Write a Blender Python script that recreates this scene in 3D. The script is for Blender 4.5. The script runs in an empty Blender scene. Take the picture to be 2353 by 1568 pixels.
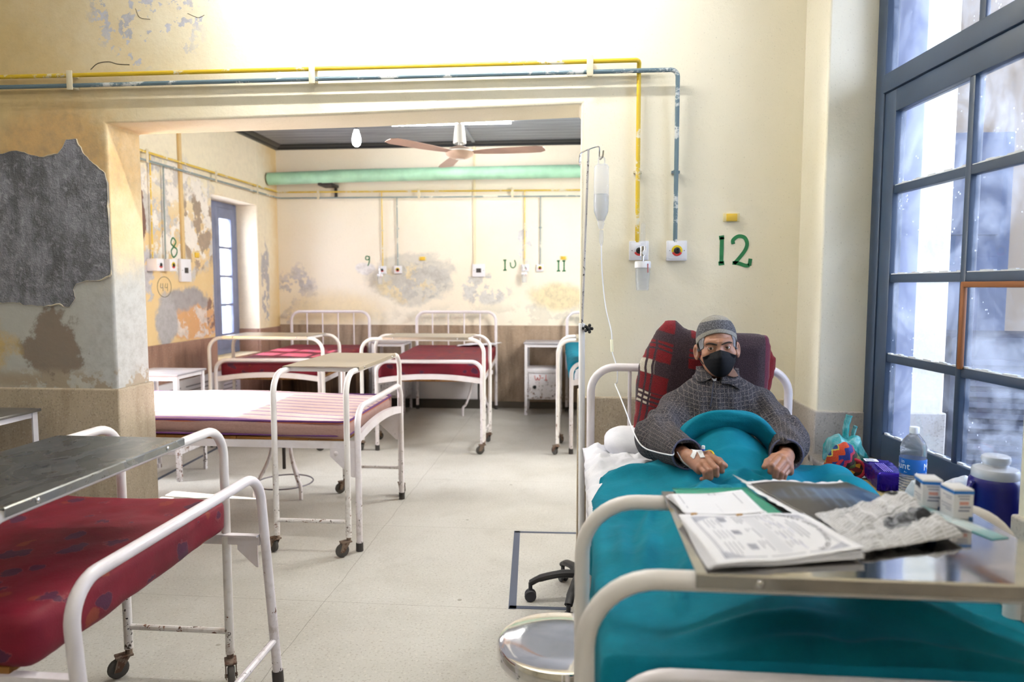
import bpy, bmesh, math, random
import numpy as np
from mathutils import Vector, Matrix
S = bpy.context.scene
COL = S.collection
R = math.radians
random.seed(7)

# ------------------------------------------------------------------ objects
def tag(o, label=None, cat=None, group=None, kind=None):
    if label: o['label'] = label
    if cat: o['category'] = cat
    if group: o['group'] = group
    if kind: o['kind'] = kind
    return o

def empty(name, loc, rz=0.0, label=None, cat=None, group=None):
    o = bpy.data.objects.new(name, None)
    o.empty_display_size = 0.1
    o.location = loc
    o.rotation_euler = (0, 0, rz)
    COL.objects.link(o)
    return tag(o, label, cat, group)

def copy_tree(o, parent=None):
    c = o.copy()
    COL.objects.link(c)
    if parent is not None:
        c.parent = parent
    for ch in o.children:
        copy_tree(ch, c)
    return c

def link_mesh(name, me, mat, parent=None, smooth=35):
    o = bpy.data.objects.new(name, me)
    if mat is not None and len(me.materials) == 0:
        me.materials.append(mat)
    COL.objects.link(o)
    if parent is not None:
        o.parent = parent
    if smooth:
        me.shade_smooth()
        me.set_sharp_from_angle(angle=R(smooth))
    return o

def fillet(pts, rad, n=7, closed=False):
    """round the corners of a polyline"""
    pts = [Vector(p) for p in pts]
    out = []
    N = len(pts)
    for i, p in enumerate(pts):
        if not closed and i in (0, N - 1):
            out.append(p); continue
        a = pts[i - 1] - p; b = pts[(i + 1) % N] - p
        r = min(rad, a.length * .49, b.length * .49)
        a.normalize(); b.normalize()
        ang = a.angle(b)
        if ang > 3.1: out.append(p); continue
        d = min(rad / math.tan(ang / 2), r if rad / math.tan(ang / 2) > r else 1e9)
        rr = d * math.tan(ang / 2)
        p0 = p + a * d; p1 = p + b * d
        c = p + (a + b).normalized() * (rr / math.sin(ang / 2))
        v0 = p0 - c; v1 = p1 - c
        tot = v0.angle(v1); ax = v0.cross(v1).normalized()
        for k in range(n + 1):
            out.append(c + Matrix.Rotation(tot * k / n, 3, ax) @ v0)
    return out

def bez(pts, n=10):
    """catmull-rom through points"""
    P = [Vector(p) for p in pts]
    P = [P[0] * 2 - P[1]] + P + [P[-1] * 2 - P[-2]]
    out = []
    for i in range(1, len(P) - 2):
        for k in range(n):
            t = k / n
            a, b, c, d = P[i - 1], P[i], P[i + 1], P[i + 2]
            out.append(.5 * ((2 * b) + (c - a) * t + (2 * a - 5 * b + 4 * c - d) * t * t + (3 * b - a - 3 * c + d) * t ** 3))
    out.append(P[-2])
    return out

class MB:
    def __init__(s): s.v = []; s.f = []
    def add(s, vs, fs, M=None):
        b = len(s.v)
        for p in vs:
            p = Vector(p)
            s.v.append(tuple(M @ p) if M is not None else tuple(p))
        s.f += [tuple(i + b for i in f) for f in fs]
        return s
    def box(s, lo, hi, M=None):
        x0, y0, z0 = lo; x1, y1, z1 = hi
        vs = [(x0, y0, z0), (x1, y0, z0), (x1, y1, z0), (x0, y1, z0), (x0, y0, z1), (x1, y0, z1), (x1, y1, z1), (x0, y1, z1)]
        return s.add(vs, [(0, 3, 2, 1), (4, 5, 6, 7), (0, 1, 5, 4), (1, 2, 6, 5), (2, 3, 7, 6), (3, 0, 4, 7)], M)
    def rbox(s, lo, hi, r=.004, seg=2, M=None):
        bm = bmesh.new()
        bmesh.ops.create_cube(bm, size=1)
        for v in bm.verts:
            v.co = Vector([lo[i] + (v.co[i] + .5) * (hi[i] - lo[i]) for i in range(3)])
        bmesh.ops.bevel(bm, geom=list(bm.edges), offset=r, segments=seg, profile=.5, affect='EDGES', clamp_overlap=True)
        s.bm(bm, M); return s
    def bm(s, bm, M=None):
        bm.verts.index_update()
        s.add([v.co.copy() for v in bm.verts], [[v.index for v in f.verts] for f in bm.faces], M)
        bm.free(); return s
    def tube(s, path, r, seg=12, cap=True, closed=False, M=None, flat=1.0):
        P = [Vector(p) for p in path]; n = len(P)
        rad = r if isinstance(r, (list, tuple)) else [r] * n
        T = []
        for i in range(n):
            if closed: t = P[(i + 1) % n] - P[i - 1]
            elif i == 0: t = P[1] - P[0]
            elif i == n - 1: t = P[-1] - P[-2]
            else: t = (P[i + 1] - P[i]).normalized() + (P[i] - P[i - 1]).normalized()
            T.append(t.normalized())
        u = T[0].cross(Vector((0, 0, 1)))
        if u.length < .1: u = T[0].cross(Vector((0, 1, 0)))
        u.normalize()
        vs = []
        for i in range(n):
            u = (u - T[i] * u.dot(T[i])).normalized()
            w = T[i].cross(u)
            for k in range(seg):
                a = 2 * math.pi * k / seg
                vs.append(P[i] + u * (math.cos(a) * rad[i]) + w * (math.sin(a) * rad[i] * flat))
        fs = []
        m = n if closed else n - 1
        for i in range(m):
            j = (i + 1) % n
            for k in range(seg):
                l = (k + 1) % seg
                fs.append((i * seg + k, i * seg + l, j * seg + l, j * seg + k))
        if cap and not closed:
            fs.append(tuple(range(seg))[::-1]); fs.append(tuple((n - 1) * seg + k for k in range(seg)))
        return s.add(vs, fs, M)
    def lathe(s, prof, seg=32, M=None, cap=True):
        vs = []; fs = []
        n = len(prof)
        for r, z in prof:
            for k in range(seg):
                a = 2 * math.pi * k / seg
                vs.append((r * math.cos(a), r * math.sin(a), z))
        for i in range(n - 1):
            for k in range(seg):
                l = (k + 1) % seg
                fs.append((i * seg + k, i * seg + l, (i + 1) * seg + l, (i + 1) * seg + k))
        if cap:
            if prof[0][0] > 1e-6: fs.append(tuple(range(seg))[::-1])
            if prof[-1][0] > 1e-6: fs.append(tuple((n - 1) * seg + k for k in range(seg)))
        return s.add(vs, fs, M)
    def prism(s, poly, lo, hi, axis='z', M=None):
        """poly 2D outline extruded along an axis; (a,b) -> xy / xz / yz"""
        def put(a, b, c):
            return {'z': (a, b, c), 'y': (a, c, b), 'x': (c, a, b)}[axis]
        n = len(poly)
        vs = [put(a, b, lo) for a, b in poly] + [put(a, b, hi) for a, b in poly]
        fs = [tuple(range(n))[::-1], tuple(range(n, 2 * n))] + [(i, (i + 1) % n, n + (i + 1) % n, n + i) for i in range(n)]
        return s.add(vs, fs, M)
    def grid(s, fn, nu, nv, M=None, flip=False):
        vs = [fn(i / (nu - 1), j / (nv - 1)) for j in range(nv) for i in range(nu)]
        fs = []
        for j in range(nv - 1):
            for i in range(nu - 1):
                q = (j * nu + i, j * nu + i + 1, (j + 1) * nu + i + 1, (j + 1) * nu + i)
                fs.append(q[::-1] if flip else q)
        return s.add(vs, fs, M)
    def ball(s, c, r, M=None, seg=20):
        rr = r if isinstance(r, (tuple, list)) else (r, r, r)
        bm = bmesh.new()
        bmesh.ops.create_uvsphere(bm, u_segments=seg, v_segments=max(6, seg // 2), radius=1)
        for v in bm.verts:
            v.co = Vector((c[0] + v.co.x * rr[0], c[1] + v.co.y * rr[1], c[2] + v.co.z * rr[2]))
        return s.bm(bm, M)
    def mesh(s, name):
        me = bpy.data.meshes.new(name)
        me.from_pydata([tuple(p) for p in s.v], [], s.f)
        me.validate(); 
        bm = bmesh.new(); bm.from_mesh(me)
        bmesh.ops.recalc_face_normals(bm, faces=bm.faces)
        bm.to_mesh(me); bm.free()
        return me
    def build(s, name, mat, parent=None, smooth=35):
        return link_mesh(name, s.mesh(name), mat, parent, smooth)

def rim_disc(r, n=24): return [(r * math.cos(2 * math.pi * k / n), r * math.sin(2 * math.pi * k / n)) for k in range(n)]
def TR(x, y, z): return Matrix.Translation((x, y, z))
def RX(a): return Matrix.Rotation(R(a), 4, 'X')
def RY(a): return Matrix.Rotation(R(a), 4, 'Y')
def RZ(a): return Matrix.Rotation(R(a), 4, 'Z')

def mods(o, bevel=None, solid=None, subsurf=None, seg=2, offset=-1):
    if solid:
        m = o.modifiers.new('s', 'SOLIDIFY'); m.thickness = solid; m.offset = offset
    if bevel:
        m = o.modifiers.new('b', 'BEVEL'); m.width = bevel; m.segments = seg; m.limit_method = 'ANGLE'; m.angle_limit = R(40)
    if subsurf:
        m = o.modifiers.new('u', 'SUBSURF'); m.levels = subsurf; m.render_levels = subsurf
    return o

# ------------------------------------------------------------------ numpy noise / SDF
def _hash(ix, iy, iz, seed):
    h = (ix.astype(np.int64) * 374761393 + iy.astype(np.int64) * 668265263 + iz.astype(np.int64) * 2147483647 + seed * 974711) & 0xffffffff
    h = ((h ^ (h >> 13)) * 1274126177) & 0xffffffff
    h = ((h ^ (h >> 16)) * 2246822519) & 0xffffffff
    return ((h ^ (h >> 15)) & 0xffff) / 32767.5 - 1.0

def vnoise(p, seed=0):
    p = np.asarray(p, float)
    i = np.floor(p).astype(np.int64); f = p - i
    u = f * f * f * (f * (f * 6 - 15) + 10)
    r = 0
    for dx in (0, 1):
        for dy in (0, 1):
            for dz in (0, 1):
                w = (u[..., 0] if dx else 1 - u[..., 0]) * (u[..., 1] if dy else 1 - u[..., 1]) * (u[..., 2] if dz else 1 - u[..., 2])
                r = r + w * _hash(i[..., 0] + dx, i[..., 1] + dy, i[..., 2] + dz, seed)
    return r

def fbm(p, oct=3, seed=0):
    p = np.asarray(p, float); a = 1.0; r = 0; t = 0
    for k in range(oct):
        r = r + a * vnoise(p * (2 ** k) + 17.3 * k, seed + k); t += a; a *= .5
    return r / t

def smin(a, b, k):
    h = np.clip(.5 + .5 * (b - a) / k, 0, 1)
    return b * (1 - h) + a * h - k * h * (1 - h)
def smax(a, b, k): return -smin(-a, -b, k)
def sd_cap(p, a, b, ra, rb=None):
    rb = ra if rb is None else rb
    a = np.array(a, float); b = np.array(b, float)
    ab = b - a
    t = np.clip(((p - a) @ ab) / (ab @ ab), 0, 1)
    return np.linalg.norm(p - a - t[..., None] * ab, axis=-1) - (ra + (rb - ra) * t)
def sd_ell(p, c, r):
    r = np.array(r, float); q = p - np.array(c, float)
    k0 = np.linalg.norm(q / r, axis=-1); k1 = np.linalg.norm(q / (r * r), axis=-1)
    return k0 * (k0 - 1) / np.maximum(k1, 1e-9)
def sd_poly(p, poly):
    """signed 2D distance, negative inside"""
    P = np.array(poly, float); n = len(P)
    d = np.full(p.shape[:-1], 1e9); ins = np.zeros(p.shape[:-1], bool)
    for i in range(n):
        a = P[i]; b = P[i - 1]
        e = b - a; w = p - a
        t = np.clip((w @ e) / max(e @ e, 1e-12), 0, 1)
        d = np.minimum(d, np.linalg.norm(w - t[..., None] * e, axis=-1))
        c1 = (a[1] > p[..., 1]) != (b[1] > p[..., 1])
        with np.errstate(divide='ignore', invalid='ignore'):
            xc = (b[0] - a[0]) * (p[..., 1] - a[1]) / (b[1] - a[1]) + a[0]
        ins ^= c1 & (p[..., 0] < xc)
    return np.where(ins, -d, d)

def surfnet(f, lo, hi, h):
    lo = np.array(lo, float); hi = np.array(hi, float)
    n = np.maximum(3, np.ceil((hi - lo) / h).astype(int) + 1)
    ax = [lo[i] + h * np.arange(n[i]) for i in range(3)]
    # coarse pass first, fine values only near the surface
    cst = 4
    ci = [np.arange(0, n[i] + cst, cst) for i in range(3)]
    g = np.stack(np.meshgrid(*[lo[i] + h * ci[i] for i in range(3)], indexing='ij'), -1)
    Vc = f(g.reshape(-1, 3)).reshape(g.shape[:-1])
    near = [np.minimum((np.arange(n[i]) + cst // 2) // cst, len(ci[i]) - 1) for i in range(3)]
    V = Vc[np.ix_(*near)].copy()
    msk = np.abs(V) < 6.5 * h
    pid = np.stack(np.nonzero(msk), -1)
    for a in range(0, len(pid), 200000):
        q = pid[a:a + 200000]
        V[tuple(q.T)] = f(lo + h * q)
    ins = V < 0
    cor = [(a, b, c) for a in (0, 1) for b in (0, 1) for c in (0, 1)]
    def cv(A, c): return A[c[0]:n[0] - 1 + c[0], c[1]:n[1] - 1 + c[1], c[2]:n[2] - 1 + c[2]]
    cnt = np.zeros(tuple(n - 1)); acc = np.zeros(tuple(n - 1) + (3,))
    for a in cor:
        for k in range(3):
            if a[k] == 0:
                b = list(a); b[k] = 1; b = tuple(b)
                m = cv(ins, a) != cv(ins, b)
                va = cv(V, a); vb = cv(V, b)
                t = np.where(m, va / np.where(m, va - vb, 1), 0)
                for d in range(3):
                    acc[..., d] += np.where(m, a[d] + (t if d == k else 0), 0)
                cnt += m
    act = cnt > 0
    idx = -np.ones(tuple(n - 1), int); idx[act] = np.arange(act.sum())
    base = np.stack(np.nonzero(act), -1)
    verts = lo + h * (base + acc[act] / cnt[act][:, None])
    quads = []
    for k in range(3):
        o = [d for d in range(3) if d != k]
        sl0 = [slice(0, n[d]) for d in range(3)]; sl1 = list(sl0)
        sl0[k] = slice(0, n[k] - 1); sl1[k] = slice(1, n[k])
        A = ins[tuple(sl0)]; B = ins[tuple(sl1)]
        m = A != B
        lim = [slice(None)] * 3
        for d in o: lim[d] = slice(1, n[d] - 1)
        mm = np.zeros_like(m); mm[tuple(lim)] = m[tuple(lim)]
        e = np.stack(np.nonzero(mm), -1)
        if len(e) == 0: continue
        fl = A[tuple(e.T)]
        def at(d0, d1):
            q = e.copy(); q[:, o[0]] -= d0; q[:, o[1]] -= d1
            return idx[tuple(q.T)]
        Q = np.stack([at(1, 1), at(0, 1), at(0, 0), at(1, 0)], -1)
        if k == 1: fl = ~fl
        Q[~fl] = Q[~fl][:, ::-1]
        quads.append(Q)
    return verts, np.concatenate(quads)

def np_mesh(name, parts):
    """parts: list of (verts, quads)"""
    mb = MB()
    vs = []; fs = []; b = 0
    for v, q in parts:
        vs.append(np.asarray(v)); fs += [tuple(int(i) + b for i in r) for r in q]; b += len(v)
    me = bpy.data.meshes.new(name)
    me.from_pydata(np.concatenate(vs).tolist(), [], fs)
    me.validate()
    return me

def puff(poly, T, Rr, h, noise_amp=0, noise_scale=20, seed=1, k=.5):
    """cushion: 2D outline (a,b) inflated to half thickness T in the third axis; returns verts in (a, t, b)"""
    P = np.array(poly, float)
    lo = (P[:, 0].min() - 2 * h, -T - 3 * h, P[:, 1].min() - 2 * h); hi = (P[:, 0].max() + 2 * h, T + 3 * h, P[:, 1].max() + 2 * h)
    def f(g):
        d = -sd_poly(g[:, [0, 2]], poly)
        if noise_amp: d = d + noise_amp * fbm(g * noise_scale, 3, seed)
        t = T * np.clip(d / Rr, 0, 1) ** k
        e = np.abs(g[:, 1]) - t
        return np.where(d > 0, e, np.maximum(e, -d))
    return surfnet(f, lo, hi, h)

def soft_box(sx, sy, sz, r, h, disp=None):
    """rounded box centred at the origin in x,y, base at z=0"""
    n = [max(2, int(round(s / h))) for s in (sx, sy, sz)]
    hs = np.array([sx, sy, sz]) / 2
    vs = []; fs = []; b = 0
    for k in range(3):
        o = [d for d in range(3) if d != k]
        for sg in (-1, 1):
            a = np.linspace(-1, 1, n[o[0]] + 1); c = np.linspace(-1, 1, n[o[1]] + 1)
            # denser near edges
            a = np.sign(a) * (1 - (1 - np.abs(a)) ** 1.0); c = np.sign(c) * (1 - (1 - np.abs(c)) ** 1.0)
            A, Cc = np.meshgrid(a, c, indexing='ij')
            p = np.zeros(A.shape + (3,)); p[..., k] = sg; p[..., o[0]] = A; p[..., o[1]] = Cc
            vs.append(p.reshape(-1, 3))
            na, nc = len(a), len(c)
            for i in range(na - 1):
                for j in range(nc - 1):
                    q = (b + i * nc + j, b + (i + 1) * nc + j, b + (i + 1) * nc + j + 1, b + i * nc + j + 1)
                    fs.append(q)
            b += na * nc
    p = np.concatenate(vs) * hs
    rr = np.minimum(r, hs)
    inner = np.maximum(hs - rr, 0)
    q = np.clip(p, -inner, inner); d = p - q
    L = np.linalg.norm(d / rr, axis=-1, keepdims=True)
    nrm = d / np.maximum(np.linalg.norm(d, axis=-1, keepdims=True), 1e-9)
    p2 = np.where(L > 1e-6, q + d / np.maximum(L, 1e-6), p)
    p2[:, 2] += hs[2]
    if disp is not None: p2 = p2 + nrm * disp(p2)[:, None]
    me = bpy.data.meshes.new('soft')
    me.from_pydata(p2.tolist(), [], fs)
    bm = bmesh.new(); bm.from_mesh(me)
    bmesh.ops.remove_doubles(bm, verts=bm.verts, dist=1e-4)
    bmesh.ops.recalc_face_normals(bm, faces=bm.faces)
    bm.to_mesh(me); bm.free()
    return me

def text_geo(txt, size, align='CENTER'):
    cu = bpy.data.curves.new('t', 'FONT'); cu.body = txt; cu.size = size; cu.align_x = align; cu.resolution_u = 2
    o = bpy.data.objects.new('t', cu); COL.objects.link(o)
    dg = bpy.context.evaluated_depsgraph_get(); dg.update()
    me = bpy.data.meshes.new_from_object(o.evaluated_get(dg))
    vs = [v.co.copy() for v in me.vertices]; fs = [tuple(p.vertices) for p in me.polygons]
    bpy.data.objects.remove(o); bpy.data.curves.remove(cu); bpy.data.meshes.remove(me)
    return vs, fs

def strokes(mb, polys, w, M, n=6):
    """brush strokes in 2D turned into flat solid ribbons, M maps (x, y, 0) to the surface (z = out)"""
    for pl in polys:
        pts = bez([(a, b, 0) for a, b in pl], n) if len(pl) > 2 else [Vector((a, b, 0)) for a, b in pl]
        vs = []; fs = []
        for i, p in enumerate(pts):
            t = (pts[min(i + 1, len(pts) - 1)] - pts[max(i - 1, 0)]).normalized()
            nn = Vector((-t.y, t.x, 0)) * w / 2
            vs += [p + nn, p - nn, p - nn + Vector((0, 0, .0012)), p + nn + Vector((0, 0, .0012))]
        for i in range(len(pts) - 1):
            a = 4 * i; b = a + 4
            for k in range(4): fs.append((a + k, a + (k + 1) % 4, b + (k + 1) % 4, b + k))
        fs.append((0, 1, 2, 3)); fs.append(tuple(len(vs) - 4 + k for k in (3, 2, 1, 0)))
        mb.add(vs, fs, M)

# ------------------------------------------------------------------ materials
def lin(c):
    if isinstance(c, str):
        c = c.lstrip('#'); c = [int(c[i:i + 2], 16) / 255 for i in (0, 2, 4)]
        return tuple(x / 12.92 if x <= .04045 else ((x + .055) / 1.055) ** 2.4 for x in c) + (1,)
    return tuple(c) + ((1,) if len(c) == 3 else ())

class NT:
    def __init__(s, name):
        s.m = bpy.data.materials.new(name); s.m.use_nodes = True
        s.t = s.m.node_tree; s.t.nodes.clear()
        s.out = s.t.nodes.new('ShaderNodeOutputMaterial')
        s.b = s.t.nodes.new('ShaderNodeBsdfPrincipled')
        s.t.links.new(s.b.outputs[0], s.out.inputs[0])
        s.tc = None
    def put(s, sock, v):
        if isinstance(v, bpy.types.NodeSocket): s.t.links.new(v, sock)
        elif isinstance(v, str): sock.default_value = lin(v)
        elif isinstance(v, (tuple, list)): sock.default_value = lin(v) if sock.type == 'RGBA' else tuple(v)
        else:
            if sock.type == 'RGBA': sock.default_value = (v, v, v, 1)
            elif sock.type == 'VECTOR': sock.default_value = (v, v, v)
            else: sock.default_value = v
    def set(s, **kw):
        for k, v in kw.items(): s.put(s.b.inputs[k.replace('_', ' ')], v)
        return s
    def node(s, kind, props=None, ins=None):
        n = s.t.nodes.new(kind)
        for k, v in (props or {}).items(): setattr(n, k, v)
        for k, v in (ins or {}).items(): s.put(n.inputs[k], v)
        return n
    def obj(s):
        if s.tc is None: s.tc = s.node('ShaderNodeTexCoord')
        return s.tc.outputs['Object']
    def world(s):
        return s.node('ShaderNodeNewGeometry').outputs['Position']
    def math(s, op, a, b=0.0, c=0.0, clamp=False):
        n = s.node('ShaderNodeMath', {'operation': op, 'use_clamp': clamp}, {0: a, 1: b, 2: c}); return n.outputs[0]
    def vmath(s, op, a, b=0.0):
        n = s.node('ShaderNodeVectorMath', {'operation': op}, {0: a, 1: b}); return n
    def sc(s, v, sx, sy=None, sz=None):
        sy = sx if sy is None else sy; sz = sx if sz is None else sz
        return s.vmath('MULTIPLY', v, (sx, sy, sz)).outputs[0]
    def off(s, v, o): return s.vmath('ADD', v, o).outputs[0]
    def sep(s, v): return s.node('ShaderNodeSeparateXYZ', None, {0: v}).outputs
    def comb(s, x, y, z): return s.node('ShaderNodeCombineXYZ', None, {0: x, 1: y, 2: z}).outputs[0]
    def noise(s, v, scale, detail=3.0, rough=.55, dist=0.0):
        return s.node('ShaderNodeTexNoise', None, {'Vector': v, 'Scale': scale, 'Detail': detail, 'Roughness': rough, 'Distortion': dist}).outputs['Fac']
    def vor(s, v, scale, feature='F1', rnd=1.0):
        return s.node('ShaderNodeTexVoronoi', {'feature': feature}, {'Vector': v, 'Scale': scale, 'Randomness': rnd})
    def step(s, x, lo, hi):
        return s.node('ShaderNodeMapRange', {'interpolation_type': 'SMOOTHSTEP', 'clamp': True}, {0: x, 1: lo, 2: hi, 3: 0.0, 4: 1.0}).outputs[0]
    def band(s, x, a, b, soft=.002):
        return s.math('MULTIPLY', s.step(x, a - soft, a + soft), s.math('SUBTRACT', 1.0, s.step(x, b - soft, b + soft)))
    def mix(s, f, a, b):
        n = s.node('ShaderNodeMix', {'data_type': 'RGBA'})
        s.put(n.inputs[0], f); s.put(n.inputs[6], a); s.put(n.inputs[7], b); return n.outputs[2]
    def mul(s, *a):
        r = a[0]
        for x in a[1:]: r = s.math('MULTIPLY', r, x)
        return r
    def bump(s, h, strength=.3, dist=.01):
        n = s.node('ShaderNodeBump', None, {'Strength': strength, 'Distance': dist, 'Height': h}); s.put(s.b.inputs['Normal'], n.outputs[0])
    def blob(s, u, v, cu, cv, ru, rv, wob, amp=.5, soft=.15):
        a = s.math('DIVIDE', s.math('SUBTRACT', u, cu), ru); b = s.math('DIVIDE', s.math('SUBTRACT', v, cv), rv)
        d = s.math('SQRT', s.math('ADD', s.math('MULTIPLY', a, a), s.math('MULTIPLY', b, b)))
        d = s.math('ADD', d, s.math('MULTIPLY', s.math('SUBTRACT', wob, .5), amp * 2))
        return s.math('SUBTRACT', 1.0, s.step(d, 1 - soft, 1 + soft))

_cache = {}
def simple(name, col, rough=.5, metal=0.0, **kw):
    k = name
    if k in _cache: return _cache[k]
    n = NT(name); n.set(Base_Color=col, Roughness=rough, Metallic=metal, **kw)
    _cache[k] = n.m; return n.m

def emit(name, col, strength):
    n = NT(name); n.set(Base_Color='#ffffff', Emission_Color=col, Emission_Strength=strength); return n.m
# ================================================================== SETTING
YF, YB2 = 3.15, 3.41            # partition wall faces
XL, XR = -2.19, 0.023           # opening
YB = 7.909                      # back wall of the second room
XLW = -3.443                    # left wall of the second room

def wall_mat(name, axes, base, blobs, grain=1.0, flake=None, tint='#e6dcbc', tint_amt=.5):
    n = NT(name)
    p = n.world()
    x, y, z = n.sep(p)[0:3]
    ax = {'x': x, 'y': y, 'z': z}
    u, v = ax[axes[0]], ax[axes[1]]
    big = n.noise(p, 1.1, 4, .6)
    mid = n.noise(p, 5.5, 5, .68)
    fine = n.noise(p, 42, 3, .6)
    col = n.mix(n.mul(n.step(big, .42, .68), tint_amt), base, tint)
    col = n.mix(n.mul(n.step(mid, .5, .8), .18), col, '#f2ead0')
    vmask = n.step(n.noise(p, 16, 3, .7), .35, .75); hcache = {}
    for (cu, cv, ru, rv, c, amp, soft, holes) in blobs:
        m = n.blob(u, v, cu, cv, ru, rv, mid, amp, soft)
        if holes:
            if holes not in hcache: hcache[holes] = n.step(n.noise(n.off(p, (3, holes, 5)), abs(holes), 4, .65), *((.47, .53) if holes > 0 else (.565, .585)))
            m = n.mul(m, hcache[holes])
        var = n.mix(vmask, c, n.mix(.35 if ru < .45 else .10, c, '#7f7a72'))
        col = n.mix(m, col, var)
    if flake:
        vv = n.step(n.noise(n.off(p, (3, 1, 7)), 9, 6, .75), flake, flake + .03)
        col = n.mix(vv, col, '#cfd0d6')
    col = n.mix(n.mul(n.step(n.noise(p, 140, 2, .5), .62, .75), .25), col, '#8f8468')
    n.set(Base_Color=col, Roughness=.62, Specular_IOR_Level=.3)
    h = n.math('ADD', n.math('MULTIPLY', mid, .7), n.math('MULTIPLY', fine, .25))
    n.bump(h, .35 * grain, .012)
    return n.m

M_front = wall_mat('cream_plaster_front', 'xz', '#f0e8d2', [
    (-3.0, 1.9, 1.05, 1.25, '#d9c08c', .35, .55, 0),
    (-2.45, 2.02, .32, .22, '#d3b07a', .5, .35, 0),
    (-2.62, 1.17, .75, .36, '#b9bab4', .45, .3, 0),
    (-2.1, 1.10, .25, .38, '#bfc1bf', .4, .4, 0),
    (-2.50, 1.10, .15, .17, '#8a7d70', 1.0, .12, 0),
    (-2.93, 1.10, .2, .14, '#c9b07a', .95, .25, 0),
    (-2.2, .94, 1.0, .05, '#a79a87', .5, .5, 7),
    (-1.98, 2.63, .26, .20, '#c9c9d2', .5, .3, -17),
    (-2.03, 2.47, .08, .06, '#c9c9d2', .5, .3, -17),
    (-2.15, 2.86, .12, .2, '#c9c9d2', .5, .3, -17),
    (-1.73, 2.66, .08, .08, '#c9c9d2', .5, .3, -20),
], flake=None)
M_side = wall_mat('cream_plaster_side', 'yz', '#ece6d4', [], tint='#e0d6b6')
M_back = wall_mat('cream_plaster_back', 'xz', '#f2ebdb', [
    (-1.87, 1.48, .5, .3, '#d6d3c8', .5, .12, 0),
    (-1.95, 1.42, .34, .2, '#e6d8b4', .6, .25, 5),
    (-1.75, 1.45, .36, .22, '#c9c8c2', .6, .2, 6),
    (-1.02, 1.36, .3, .17, '#d6d5d0', .6, .15, 6),
    (-.2, 1.12, .38, .12, '#d6d5ce', .6, .15, 5),
    (-.55, 1.9, .1, .22, '#dedee0', .7, .1, 8),
    (-.2, 1.27, .3, .16, '#e9dab4', .5, .3, 0),
    (-3.25, 1.25, .25, .35, '#d0ced0', .7, .2, 5),
    (-2.4, 1.6, .12, .07, '#eeecea', .6, .2, 0),
    (-2.8, 1.12, .55, .2, '#ecdcba', .4, .5, 0),
    (-.9, 1.05, 1.2, .12, '#e2dccb', .6, .5, 5),
], tint='#efe1c8', tint_amt=.4)
M_left = wall_mat('ochre_plaster_left', 'yz', '#e0c592', [
    (5.9, 2.75, 1.4, .65, '#efe6cc', .2, .4, 0),
    (7.2, 1.9, .6, 1.3, '#f0e5cc', .25, .3, 0),
    (5.55, 2.02, .28, .42, '#cfcdc9', .6, .12, 4.5),
    (6.0, 1.98, .55, .5, '#c9c6c2', .6, .15, 3.5),
    (5.85, 2.02, .6, .45, '#efe9df', .7, .1, 6),
    (6.2, 1.9, .3, .38, '#ab9884', .7, .2, 5),
    (5.33, 1.95, .06, .22, '#7d5d52', .9, .1, 0),
    (5.95, 1.22, .38, .17, '#a7a3a4', .6, .15, 0),
    (6.1, 1.06, .48, .15, '#d8a878', .6, .15, 0),
    (6.15, 1.06, .42, .14, '#e2d6cc', .7, .1, 6),
    (6.38, 1.13, .1, .17, '#8e6f60', .6, .15, 6),
    (5.62, 1.1, .16, .22, '#b3b1b3', .6, .15, 0),
    (5.4, 1.5, .16, .2, '#bdbcc0', .7, .1, 5),
    (6.5, 1.3, .1, .5, '#d3d0d2', .6, .2, 4),
    (7.55, 1.45, .1, .5, '#b9b6b8', .6, .2, 5),
], tint='#d9bd88', tint_amt=.6)

def dado_mat(name, base, dark, streak=.5):
    n = NT(name); p = n.world()
    st = n.noise(n.sc(p, 1, 1, .16), 9, 5, .65)
    col = n.mix(n.mul(n.step(st, .42, .72), streak), base, dark)
    sp = n.vor(p, 130)
    col = n.mix(n.mul(n.step(n.noise(p, 120, 2), .56, .66), .4), col, '#6d6355')
    col = n.mix(n.mul(n.step(n.noise(n.off(p, (4, 4, 4)), 100, 2), .6, .7), .3), col, '#d9d1c4')
    col = n.mix(n.mul(n.step(n.noise(p, 2.2, 4, .7), .5, .75), .4), col, dark)
    n.set(Base_Color=col, Roughness=.55)
    n.bump(n.noise(p, 60, 3), .25, .004)
    return n.m
M_dado_f = dado_mat('stone_dado_front', '#b3a58f', '#8d7a60', .5)
M_dado_g = dado_mat('stone_dado_grey', '#b5aea6', '#978c80', .3)
M_dado_b = dado_mat('stained_dado_back', '#a8937e', '#71604f', .7)
M_dado_l = dado_mat('stained_dado_left', '#a07c6a', '#6b4c40', .7)

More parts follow.
